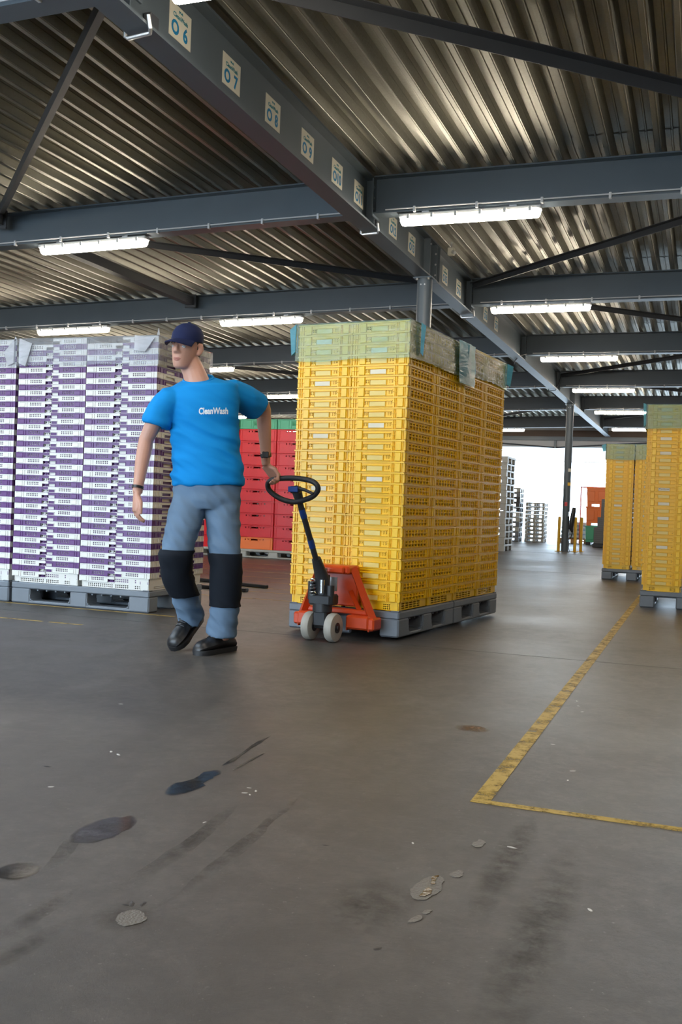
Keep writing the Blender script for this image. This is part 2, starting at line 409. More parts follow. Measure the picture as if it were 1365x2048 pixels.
def glass_mat():
    m = bpy.data.materials.new('rooflight_pane'); m.use_nodes = True; n = m.node_tree.nodes; l = m.node_tree.links; n.clear()
    o = n.new('ShaderNodeOutputMaterial'); t = n.new('ShaderNodeBsdfTransparent'); t.inputs[0].default_value = (.9, .93, .95, 1); g = n.new('ShaderNodeBsdfGlossy'); g.inputs['Roughness'].default_value = .05
    x = n.new('ShaderNodeMixShader'); x.inputs[0].default_value = .06; l.new(t.outputs[0], x.inputs[1]); l.new(g.outputs[0], x.inputs[2]); l.new(x.outputs[0], o.inputs[0]); return m
GLS = glass_mat()
for i, (a, b, c, d) in enumerate(RL):
    z = ZD + slope(a)
    mb = MB(); 
    for q in ((a-.04, a, c-.04, d+.04), (b, b+.04, c-.04, d+.04), (a, b, c-.04, c), (a, b, d, d+.04)): mb.box(*q, z-.01, 4.0)
    r_ = tag(mb.obj('window_%d' % (i+1), MT['wall'], sharp=None), kind='structure', label='rooflight in the roof deck left of the girder')
    mb = MB(); mb.box(a, b, c, d, 3.98, 3.99); mb.obj('pane', GLS, r_, sharp=None)
for y in BY[2:7]:
    deck(-10.5, 2.5, [y - 0.27, y + 0.1], dz=-0.0035).obj('lap_sheet', MT['deck'], parent=ceil, sharp=20, recalc=False)
mb = MB(); ZI = 3.93; (a1, b1, c1, d1), (a2, b2, c2, d2) = RL
for q in ((-18, 7, Y0, c1), (-18, a1, c1, d1), (b1, 7, c1, d1), (-18, 7, d1, c2), (-18, a2, c2, d2), (b2, 7, c2, d2), (-18, 7, d2, 31)): mb.box(*q, ZI, ZI+.02)
mb.obj('roof_insulation', MT['wall'], parent=ceil, sharp=None)

def ibeam_x(mb, x0, x1, y, top0, top1, h, wf, tw=0.007, tf=0.011):
    def bar(ya, yb, a, b):
        mb.add([(x0,ya,top0-a),(x1,ya,top1-a),(x1,yb,top1-a),(x0,yb,top0-a),(x0,ya,top0-b),(x1,ya,top1-b),(x1,yb,top1-b),(x0,yb,top0-b)],
               [(0,1,2,3),(7,6,5,4),(0,4,5,1),(1,5,6,2),(2,6,7,3),(3,7,4,0)])
    bar(y-wf/2, y+wf/2, 0, tf); bar(y-tw/2, y+tw/2, tf, h-tf); bar(y-wf/2, y+wf/2, h-tf, h)
TOP = 3.58
# main girder, in two lengths with a butt joint at the column
mb = MB(); GB = 3.18
for y0, y1 in ((Y0, 10.05), (10.056, 21.9), (21.906, 30.9)):
    mb.box(GX-.077, GX+.077, y0, y1, GB, GB+.016); mb.box(GX-.077, GX+.077, y0, y1, TOP-.016, TOP); mb.box(GX-.005, GX+.005, y0, y1, GB+.016, TOP-.016)
girder = tag(mb.obj('roof_girder', MT['steel'], sharp=None), kind='structure', label='long dark grey steel girder carrying the white numbered signs')
for y in (9.72, 9.99, 10.11, 21.7, 21.85):
    mb = MB(); mb.box(GX+.005, GX+.074, y, y+.012, GB+.016, TOP-.016); mb.box(GX-.074, GX-.005, y, y+.012, GB+.016, TOP-.016)
    mb.obj('stiffener_plate', MT['steel'], parent=girder, sharp=None)
def bolts(mb, pts, axis, r=0.011, h=0.012):
    for p in pts:
        q = Vector(p) + Vector(axis)*h; mb.tube([p, q], r, 6)
mb = MB(); bolts(mb, [(GX+.06, y, z) for y in (9.985, 10.125) for z in (3.25, 3.36, 3.47)], (0, .001, 0)); bolts(mb, [(GX+.079, 9.7, 3.5)], (1,0,0)); mb.obj('bolts', MT['galv'], parent=girder)

BH = 0.315
beams = []
for i, y in enumerate(BY):
    for side in (1, -1):
        x0, x1 = (GX+.09, 7) if side > 0 else (GX-.09, -18)
        t0, t1 = TOP + slope(x0), TOP + slope(x1)
        mb = MB(); ibeam_x(mb, x0, x1, y, t0, t1, BH, 0.15)
        b = tag(mb.obj('roof_beam', MT['steel'], sharp=None), kind='structure', label='dark grey steel roof beam running across the hall')
        mb = MB(); mb.box(min(x0, x0-side*.012), max(x0, x0-side*.012), y-.085, y+.085, TOP-BH-.02, TOP-.02)
        mb.box(min(x0-side*.012, x0-side*.085), max(x0-side*.012, x0-side*.085), y-.006, y+.006, GB+.016, TOP-.016)
        mb.obj('end_plate', MT['steel'], parent=b, sharp=None)
        mb = MB(); bolts(mb, [(x0-side*.012, y+dy, z) for dy in (-.055, .055) for z in (3.31, 3.4, 3.49)], (side, 0, 0)); mb.obj('bolts', MT['galv'], parent=b)
        beams.append(b)
# cable run with clips on the camera-side lower edge of each beam
for i, y in enumerate(BY[2:8]):
    for side in (1, -1):
        x0, x1 = (GX+.2, 5) if side > 0 else (GX-.15, -14)
        mb = MB(); n = 14; P = []
        for k in range(n+1):
            x = x0 + (x1-x0)*k/n; P.append((x, y-.083, TOP-BH+.022+slope(x) + .002*math.sin(k*2.1)))
        mb.tube(P, 0.006, 6)
        o = tag(mb.obj('power_cable', MT['cable']), label='white cable along the lower flange of the %s roof beam, %s of girder' % (nth(i+1), 'right' if side > 0 else 'left'), cat='cable', group='cables clipped along the roof beams')
        mb = MB(); x = x0 + side*.25
        while abs(x - x0) < abs(x1 - x0) - .1:
            z = TOP-BH+slope(x); mb.cbox(x-.010, x+.010, y-.094, y-.06, z-.012, z+.036, .003); x += side*.52
        tag(mb.obj('cable_clip', MT['cable'], parent=o), kind='stuff')

# bracing angles between the beams
def angle_bar(p0, p1, wdt=0.055, t=0.006, name='roof_brace', lab='', m=None):
    a, b = Vector(p0), Vector(p1); d = (b-a); L = d.length; d.normalize(); s = d.cross(Vector((0,0,1))).normalized(); u = s.cross(d)
    X = Matrix((d, s, u)).transposed().to_4x4(); X.translation = a
    mb = MB(); mb.box(0, L, -wdt/2, wdt/2, 0, t, X); mb.box(0, L, -wdt/2, -wdt/2+t, -wdt, 0, X)
    return tag(mb.obj(name, m or MT['brace'], sharp=None), kind='structure', label=lab)
L_ = lambda s: 'dark steel angle brace ' + s
angle_bar((GX-.1, 4.3, 3.50), (-6.43, 7.75, 3.47), .075, lab=L_('running from the girder to the second beam, upper left'))
angle_bar((GX+.1, 4.25, 3.52), (1.2, 7.75, 3.52), .075, lab=L_('crossing the roof bay at the upper right'))
angle_bar((GX+.1, 11.5, 3.50), (1.15, 8.0, 3.50), lab=L_('rising to the right behind the second beam'))
angle_bar((-6.2, 8.05, 3.43), (GX-.1, 11.3, 3.47), lab=L_('running from the left lamp towards the first column'))
angle_bar((GX+.1, 11.85, 3.50), (1.15, 15.35, 3.50), lab=L_('in the third roof bay right of the girder'))
angle_bar((GX+.1, 19.35, 3.50), (1.15, 15.65, 3.50), lab=L_('in the fourth roof bay right of the girder'))
angle_bar((GX+.1, 19.6, 3.50), (1.15, 23.5, 3.50), lab=L_('in the fifth roof bay right of the girder'))
angle_bar((GX+.1, 28.2, 3.50), (1.15, 23.9, 3.50), lab=L_('in the last roof bay right of the girder'))
angle_bar((-9.6, 15.7, 3.38), (-6.4, 19.4, 3.42), lab=L_('in the far left roof bay above the red crates'))
angle_bar((-6.4, 19.6, 3.42), (-9.6, 23.5, 3.38), lab=L_('in the far left roof bay beyond the red crates'))
angle_bar((-6.4, 28.2, 3.42), (-2.9, 23.9, 3.48), lab=L_('near the back wall left of the girder'))
def strut(y0, y1, x, z):
    mb = MB(); mb.box(x-.05, x+.05, y0, y1, z, z+.10)
    o = tag(mb.obj('roof_strut', MT['brace'], sharp=None), kind='structure', label='dark box section strut between two roof beams left of the girder')
    mb = MB(); mb.box(x-.08, x+.08, y1, y1+.02, z-.03, z+.14); mb.box(x-.07, x+.07, y0-.01, y0, z-.02, z+.12); mb.obj('end_plate', MT['brace'], parent=o, sharp=None)
strut(8.05, 11.5, -6.42, 3.37); strut(4.28, 7.74, -6.42, 3.37)

# columns
for i, y in enumerate((-2.2, 9.82, 21.75)):
    mb = MB(); mb.tube([(GX, y, 0.012), (GX, y, GB-.012)], 0.078, 28)
    o = tag(mb.obj('steel_column', MT['steel']), kind='structure', label=['round steel column', 'round dark grey steel column rising behind the yellow load', 'round dark grey steel column by the bright doorway'][i])
    mb = MB(); mb.box(GX-.1, GX+.1, y-.1, y+.1, GB-.012, GB); mb.obj('head_plate', MT['steel'], parent=o, sharp=None)
    mb = MB(); mb.box(GX-.12, GX+.12, y-.12, y+.12, 0, 0.012); mb.obj('foot_plate', MT['steel'], parent=o, sharp=None)
    mb = MB(); bolts(mb, [(GX+dx, y-.088, GB-.03) for dx in (-.06, .06)], (0,0,1), .012, .02)
    bolts(mb, [(GX+dx, y-.078, GB-.075) for dx in (-.02, .02)], (0,-1,0), .008, .004); mb.obj('bolts', MT['galv'], parent=o)
    if i == 2:
        for dz, c, s_ in ((1.72, 'sign', .05), (0.98, 'redframe', .06), (1.42, 'bollard', .05)):
            mb = MB(); mb.box(GX-.03+ (0.05 if dz > 1.2 else 0), GX+.03+(0.05 if dz > 1.2 else 0), y-.083, y-.079, dz, dz+s_*1.4); mb.obj('sticker', MT[c], parent=o, sharp=None)

# walls
def wallbox(name, lab, boxes, m='wall'):
    mb = MB()
    for b in boxes: mb.box(*b)
    return tag(mb.obj(name, MT[m], sharp=None), kind='structure', label=lab)
wallbox('wall_left', 'grey panel wall on the left side of the hall', [(-18.2, -18, Y0, 31, 0, 4.0)])
wallbox('wall_right', 'grey panel wall on the right side of the hall', [(7, 7.2, Y0, 31, 0, 4.0)])
wallbox('wall_front', 'grey panel wall with the wide loading doorway', [(-18, -12, Y0-.2, Y0, 0, 4.0), (-1.5, 7, Y0-.2, Y0, 0, 4.0), (-12, -1.5, Y0-.2, Y0, 3.2, 4.0)])
BK = wallbox('wall_back', 'back wall above the wide bright doorway', [(-18, -8.2, 31, 31.2, 0, 4.0), (5.5, 7, 31, 31.2, 0, 4.0), (-8.2, 5.5, 31.02, 31.12, 2.86, 4.0)])
mb = MB(); mb.box(-8.2, 5.5, 31.04, 31.06, 2.42, 2.86); tag(mb.obj('translucent_panel', MT['panel_t'], parent=BK, sharp=None), label='white translucent sheet above the doorway')
mb = MB(); mb.box(-18, 7, 30.82, 30.98, 3.06, 3.17); mb.obj('edge_rail', MT['steel'], parent=BK, sharp=None)
mb = MB(); mb.box(-18, 7, 30.80, 30.98, 3.17, 3.36); tag(mb.obj('timber_header', mat('brown_timber', (0.085, 0.055, 0.038), 0.6), parent=BK, sharp=None), label='brown header beam')
mb = MB(); mb.box(-8.2, 5.5, 31.0, 31.04, 2.395, 2.42); mb.obj('door_rail', MT['galv'], parent=BK, sharp=None)
for xa, xb in ((-8.0, -4.35), (-0.7, -4.35)):
    a, b = Vector((xa, 30.98, 3.08)), Vector((xb, 30.98, 2.84)); mb = MB(); mb.tube([a, b], 0.022, 8); mb.obj('wall_brace', MT['brace'], parent=BK)
mb = MB(); mb.box(-4.38, -4.32, 30.93, 31.0, 2.82, 3.06); mb.obj('rail_hanger', MT['steel'], parent=BK, sharp=None)

# ------------------------------------------------------------------ tube lights
def make_lamp():
    r = empty('tube_light')
    mb = MB(); mb.cbox(-.585, .585, -.048, .048, -.035, 0, .008); mb.obj('housing', MT['lamp_body'], r)
    mb = MB(); n = 10; L = .575
    rings = []
    for x, k in ((-L, .55), (-L+.012, .9), (-L+.03, 1), (L-.03, 1), (L-.012, .9), (L, .55)):
        rings.append([(x, .052*k*math.cos(math.pi*j/n), -.036-.058*k*math.sin(math.pi*j/n)) for j in range(n+1)])
    mb.loft(rings); mb.obj('diffuser', MT['lamp_on'], r)
    for x in (-.5, -.3, -.1, .1, .3, .5):
        mb = MB(); mb.cbox(x-.012, x+.012, -.062, -.048, -.05, -.01, .003); mb.obj('clip', MT['lamp_body'], r)
    for x in (-.36, .36):
        mb = MB(); mb.box(x-.03, x+.03, -.03, .03, 0, .012); mb.obj('mounting_bracket', MT['galv'], r, sharp=None)
    return r
LX = {0: [(-1.87, 'right'), (1.8, 'far right')], 1: [(-5.45, 'left'), (-8.32, 'far left'), (-12.0, 'outermost left')]}
proto = None
names_b = {2: 'nearest beam', 3: 'second beam', 4: 'third beam', 5: 'fourth beam', 6: 'fifth beam', 7: 'sixth beam', 8: 'last beam', 1: 'beam over the camera', 0: 'beam behind the camera'}
for i, y in enumerate(BY):
    for x, nm in LX[0] + LX[1]:
        if i == 8 and x < -9: pass
        if proto is None: proto = make_lamp(); o = proto
        else: o = dup(proto)
        o.location = (x, y - 0.02, TOP - BH - .012 + slope(x)); o.rotation_euler.y = -math.atan(0.018) if x < GX else 0
        tag(o, 'lit white tube light under the %s, in the %s row' % (names_b[i], nm), 'lamp', 'tube lights under the roof beams')

# ------------------------------------------------------------------ numbered signs on the girder web
SIGNS = [('O 6', 4.45), ('O 7', 5.05), ('O 8', 5.64), ('O 9', 6.23), ('O10', 6.82), ('O11', 7.32), ('O12', 8.25), ('O13', 8.85), ('O15', 10.13), ('O16', 10.76), ('O18', 12.23), ('O19', 12.92)]
for si, (s, y) in enumerate(SIGNS):
    y = y*1.0346
    r = empty('rack_sign', (GX+.005, y+.1165, 3.388), label='white sign reading O %s, %s sign along the girder' % (dict(zip('6 7 8 9 10 11 12 13 15 16 18 19'.split(), 'six seven eight nine ten eleven twelve thirteen fifteen sixteen eighteen nineteen'.split()))[s[1:].strip()], nth(si+1)), cat='sign', group='numbered signs along the girder')
    mb = MB(); mb.box(0, .003, -.1165, .1165, -.092, .092); mb.obj('sign_plate', MT['sign'], r, sharp=None)
    Mx = Matrix(((0,0,1,.0035), (1,0,0,0), (0,1,0,-.035), (0,0,0,1)))
    if s[1] == ' ':
        text_obj('number_lettering', s[0], .105, MT['blue'], r, Matrix.Translation((0,-.055,0)) @ Mx, sx=.95, bold=.0035); text_obj('number_lettering', s[2], .105, MT['blue'], r, Matrix.Translation((0,.055,0)) @ Mx, sx=.95, bold=.0035)
    else:
        text_obj('number_lettering', s, .105, MT['blue'], r, Mx, sx=.95, bold=.0035)
    text_obj('logo_lettering', 'CleanWash', .034, MT['teal'], r, Matrix.Translation((0,0,.070)) @ Mx, bold=.0008)
    mb = MB()
    for k, (dy, dz, q) in enumerate(((-.012,.066,.006), (-.004,.071,.004), (.006,.066,.0045), (.014,.069,.006), (-.018,.070,.0035), (.02,.064,.0035))):
        mb.tube([(.003, dy, dz), (.0042, dy, dz)], q, 10)
    mb.obj('logo_bubbles', MT['teal'], r)

# conduits crossing under the girder, small sensor
for i, y in enumerate((4.32, 8.02, 11.78)):
    mb = MB(); mb.tube([(GX+.085, y-.05, GB+.045), (GX+.088, y-.03, GB-.012), (GX+.07, y, GB-.022), (GX-.07, y+.02, GB-.022), (GX-.088, y+.02, GB-.012), (GX-.085, y+.02, GB+.03)], .011, 8)
    tag(mb.obj('cable_conduit', MT['galv']), 'bent grey conduit crossing under the girder at the %s beam' % ('nearest', 'second', 'third')[i], 'conduit', 'conduits crossing under the girder')
    mb = MB(); mb.cbox(GX+.012, GX+.06, y+.02, y+.10, GB+.018, GB+.10, .006)
    tag(mb.obj('junction_box', MT['brace']), 'small grey junction box on the girder flange at the %s beam' % ('nearest', 'second', 'third')[i], 'junction box', 'junction boxes on the girder')
r = empty('roof_sensor', (GX+.22, 10.0, 3.5), label='small beige sensor hanging from the roof deck beside the girder', cat='sensor')
mb = MB(); mb.cbox(-.035, .035, -.03, .03, -.05, .03, .008); mb.obj('sensor_body', MT['sign'], r)
mb = MB(); mb.tube([(0, 0, .03), (0, 0, .085)], .01, 8); mb.tube([(.02,-.03,-.02), (.05,-.05,-.035)], .018, 10); mb.obj('bracket', MT['lamp_body'], r)
for pts, lab in (([(GX+.12, 15.35, 3.27), (GX+.05, 15.2, 3.22), (GX-.03, 15.25, 3.165), (GX-.12, 15.6, 3.15), (GX-.3, 15.7, 3.18), (GX-.7, 15.62, 3.225)], 'loose cable looping under the girder at the fourth beam'),
                 ([(GX+.1, 19.4, 3.5), (GX+.09, 19.2, 3.3), (GX+.05, 19.1, 3.165), (GX-.1, 19.2, 3.16), (GX-.12, 19.4, 3.3)], 'loose cable looping under the girder at the fifth beam')):
    mb = MB(); mb.tube(pts, .007, 6); tag(mb.obj('loose_cable', MT['rubber']), lab, 'cable')

# ------------------------------------------------------------------ pallets
def skid_mb(L, y, wdt, H, open_low=True):
    """one runner with its three feet, along X; window corners are rounded on the runner side"""
    mb = MB(); hd = H*.70
    feet = [(-L/2, -L/2+.17), (-.075, .075), (L/2-.17, L/2)]
    for a, b in feet: mb.cbox(a, b, y-wdt/2, y+wdt/2, 0, hd+.004, .01)
    mb.cbox(-L/2+.01, L/2-.01, y-wdt/2+.002, y+wdt/2-.002, 0.001, .022, .006)
    for (a, b) in ((feet[0][1], feet[1][0]), (feet[1][1], feet[2][0])):       # rounded lower corners of each window
        for x, s in ((a, 1), (b, -1)):
            for k in range(4):
                r0, r1 = .045*(1-math.sin(k*math.pi/8)), .045*(1-math.sin((k+1)*math.pi/8))
                z0, z1 = .022+.045*(1-math.cos(k*math.pi/8)), .022+.045*(1-math.cos((k+1)*math.pi/8))
                xs = sorted((x - s*.004, x + s*max(r1, .002))); mb.box(xs[0], xs[1], y-wdt/2+.003, y+wdt/2-.003, z0-.004, z1)
    return mb
def make_pallet(L, W, H, m):
    r = empty('plastic_pallet')
    mb = MB(); mb.cbox(-L/2, L/2, -W/2, W/2, H*.70, H, .008)
    for x in np.arange(-L/2+.06, L/2-.05, .08): mb.box(x, x+.012, -W/2+.02, W/2-.02, H*.62, H*.70)
    for sx in (-1, 1):
        for sy in (-1, 1): mb.cbox(sx*(L/2-.03)-.028, sx*(L/2-.03)+.028, sy*(W/2-.03)-.028, sy*(W/2-.03)+.028, H, H+.006, .004)
    mb.obj('deck', m, r)
    for y in (-W/2+.065, 0, W/2-.065): skid_mb(L, y, .13, H).obj('skid', m, r)
    return r
def place_pallet(L, W, H, loc, rz, lab, m='grey', group='grey pallets under the crate loads'):
    r = make_pallet(L, W, H, MT[m]); r.location = loc; r.rotation_euler.z = rz
    return tag(r, lab, 'pallet', group)

# ------------------------------------------------------------------ yellow crates (short face along X, long along Y)
YP = 0.067
def yellow_mesh(W, L, name):
    mb = MB(); P = YP; k = .008
    u = lambda f: f*W
    dots = []
    for a in (.266, .307, .686, .727):
        for z0 in (.016, .027): dots.append((u(a)-.0045-k, u(a)+.0045-k, z0, z0+.008))
    for sgn in (1, -1):
        R = Matrix.Rotation(0 if sgn > 0 else math.pi, 4, 'Z')
        mb.panel((-W/2+k, -L/2+k, .002), (1,0,0), (0,0,1), W-2*k, P-.01, dots, .003, R)
        y0 = -L/2
        for a, b in ((.135, .245), (.83, .935)): mb.cbox(-W/2+u(a), -W/2+u(b), y0-.001, y0+k+.001, .003, .058, .003, R)
        for z in (.004, .040): mb.cbox(-W/2+u(.25), -W/2+u(.745), y0+.001, y0+k+.001, z, z+.004, .001, R)
        for a in (.335, .63): mb.cbox(-W/2+u(a)-.003, -W/2+u(a), y0+.001, y0+k+.001, .006, .040, .001, R)
        for a in (.05, .09, .78, .805, .955): mb.cbox(-W/2+u(a)-.0018, -W/2+u(a)+.0018, y0+.001, y0+k+.001, .003, .058, .001, R)
        mb.cbox(-W/2+.004, -W/2+u(.135), y0+.001, y0+k+.001, .030, .034, .001, R); mb.cbox(-W/2+u(.745), -W/2+u(.83), y0+.001, y0+k+.001, .030, .034, .001, R)
        mb.k = 1; mb.cbox(-W/2+u(.34), -W/2+u(.62), y0+.002, y0+k+.001, .009, .037, .001, R); mb.k = 0
        R2 = Matrix.Rotation(math.pi/2 if sgn > 0 else -math.pi/2, 4, 'Z')
        hs = []; n = 7
        for i in range(n):
            a = .14 + .72*i/n; b = a + .72/n*.86
            for z0, z1 in ((.012, .0205), (.034, .0415)): hs.append((a*L, b*L, z0, z1))
        mb.panel((-L/2+k, -W/2+k, .002), (1,0,0), (0,0,1), L-2*k, P-.01, hs, .003, R2)
        for a, b in ((.02, .05), (.075, .115), (.89, .93), (.955, .98)): mb.cbox(-L/2+a*L, -L/2+b*L, -W/2, -W/2+k+.001, .003, .058, .002, R2)
        mb.cbox(-L/2+.12*L, -L/2+.88*L, -W/2+.001, -W/2+k+.001, .026, .030, .001, R2)
        for i in range(8):
            x = -L/2 + (.135 + .72*i/n)*L; mb.box(x-.002, x+.002, -W/2+.001, -W/2+k+.001, .006, .05, R2)
    # rim
    for x0, x1, y0, y1 in ((-W/2, W/2, -L/2, -L/2+.012), (-W/2, W/2, L/2-.012, L/2), (-W/2, -W/2+.012, -L/2+.012, L/2-.012), (W/2-.012, W/2, -L/2+.012, L/2-.012)):
        mb.box(x0, x1, y0, y1, .0585, P)
    # nesting body under the band
    i = .014; g = []
    for gx in (.16, .68):
        for a in range(4):
            for z in range(3): g.append((gx*W + a*.0125, gx*W + a*.0125+.0075, .008+z*.0125, .008+z*.0125+.0075))
    g2 = [(x, x+.05, .010+z*.014, .010+z*.014+.008) for x in np.arange(.06, L-.12, .062) for z in range(3)]
    for sgn in (1, -1):
        mb.panel((-W/2+i, -L/2+i, -.052), (1,0,0), (0,0,1), W-2*i, .054, g, .002, Matrix.Rotation(0 if sgn > 0 else math.pi, 4, 'Z'))
        mb.panel((-L/2+i, -W/2+i, -.052), (1,0,0), (0,0,1), L-2*i, .054, g2, .002, Matrix.Rotation(math.pi/2 if sgn > 0 else -math.pi/2, 4, 'Z'))
        for fx in (.04, .95):
            R = Matrix.Rotation(0 if sgn > 0 else math.pi, 4, 'Z'); mb.cbox(-W/2+fx*W+i-.004, -W/2+fx*W+i, -L/2+i-.003, -L/2+i+.001, -.05, .0, .001, R)
    mb.box(-W/2+i, W/2-i, -L/2+i, L/2-i, -.052, -.049)
    return mb.mesh(name, [MT['yellow'], MT['yellow_pale']], 30)
YM = yellow_mesh(.388, .486, 'yellow_crate'); YM2 = yellow_mesh(.345, .486, 'yellow_crate_narrow')
YMW = YM.copy(); YMW2 = YM2.copy()
for m_ in (YMW, YMW2): m_.materials[1] = MT['label']
def crate_column(me, me_w, n, loc, frame, pz, lab, group, wset=(), seed=0, color='yellow', parent=None):
    rnd = random.Random(seed)
    for k in range(n):
        o = bpy.data.objects.new('plastic_crate', me_w if k in wset else me); C.objects.link(o)
        p = frame @ Vector((loc[0] + rnd.uniform(-.0012, .0012), loc[1] + rnd.uniform(-.0012, .0012), loc[2] + k*YP*pz))
        o.location = p; o.rotation_euler.z = frame.to_euler().z + (math.pi if k % 2 else 0); o.scale = (1, 1, pz)
        top = ', under film' if k >= n-3 else ''
        tag(o, 'yellow crate, %s up in the %s%s' % (nth(k+1), lab, top), 'crate', group)

def frame_at(x, y, rz): return Matrix.Translation((x, y, 0)) @ Matrix.Rotation(rz, 4, 'Z')
LOADZ = 0.02
FL = frame_at(-2.115, 5.875, -0.1168)         # moving load: x right, y back from its front edge
rzL = -0.1168
for i, yc in enumerate((.489, 1.467)):
    place_pallet(.97, .78, .16, FL @ Vector((0, yc, LOADZ)), rzL + math.pi/2, 'grey pallet lifted on the pallet jack, %s under the yellow load' % ('front one' if i == 0 else 'rear one'))
colL = [(-.195, .245, 'left front column of the jack load'), (.195, .245, 'right front column of the jack load'), (.195, .734, 'second right-side column of the jack load'),
        (.195, 1.223, 'third right-side column of the jack load'), (.195, 1.712, 'rearmost right-side column of the jack load')]
for i, (x, y, lab) in enumerate(colL):
    crate_column(YM, YMW, 26, (x, y, LOADZ+.16+.055), FL, 1.0, lab, 'yellow crates on the pallet jack load', {5*j+i for j in range(2, 5)} | {24 - i}, i)
# right-hand stacks
F1 = frame_at(-.508, 9.391, 0); F2 = frame_at(-1.188, 13.083, 0)
place_pallet(1.15, .76, .150, F1 @ Vector((.38, .575, 0)), math.pi/2, 'grey pallet under the nearest yellow stack at the right edge')
place_pallet(1.15, .74, .138, F2 @ Vector((.37, .575, 0)), math.pi/2, 'grey pallet under the yellow stack second from the right edge')
for i, (x, y, lab) in enumerate(((.183, .25, 'left front column of the nearest right-hand stack'), (.545, .25, 'right front column of the nearest right-hand stack'), (.183, .745, 'left rear column of the nearest right-hand stack'))):
    crate_column(YM2, YMW2, 25, (x, y, .150+.052), F1, .978, lab, 'yellow crates of the nearest right-hand stack', {20, 18, 13, 11, 9, 5} if i == 0 else {3, 15}, 20+i)
for i, (x, y, lab) in enumerate(((.178, .25, 'left front column of the farther right-hand stack'), (.538, .25, 'right front column of the farther right-hand stack'), (.178, .745, 'left rear column of the farther right-hand stack'))):
    crate_column(YM2, YMW2, 25, (x, y, .138+.050), F2, .922, lab, 'yellow crates of the farther right-hand stack', {3, 10, 16} if i else {12}, 30+i)
# printed card in the label slot of one crate
z13 = .202 + 13*YP*.978
r = empty('label_card', F1 @ Vector((.176, .0045, z13+.0225)), label='white card with dark lettering on the thirteenth crate of the nearest right-hand stack', cat='label')
mb = MB(); mb.box(-.049, .049, 0, .0012, -.014, .014); mb.obj('card', MT['label'], r, sharp=None)
text_obj('lettering', 'Plantboxx', .022, MT['ink'], r, Matrix(((1,0,0,0),(0,0,-1,-.0006),(0,1,0,.003),(0,0,0,1))), extrude=.0002)

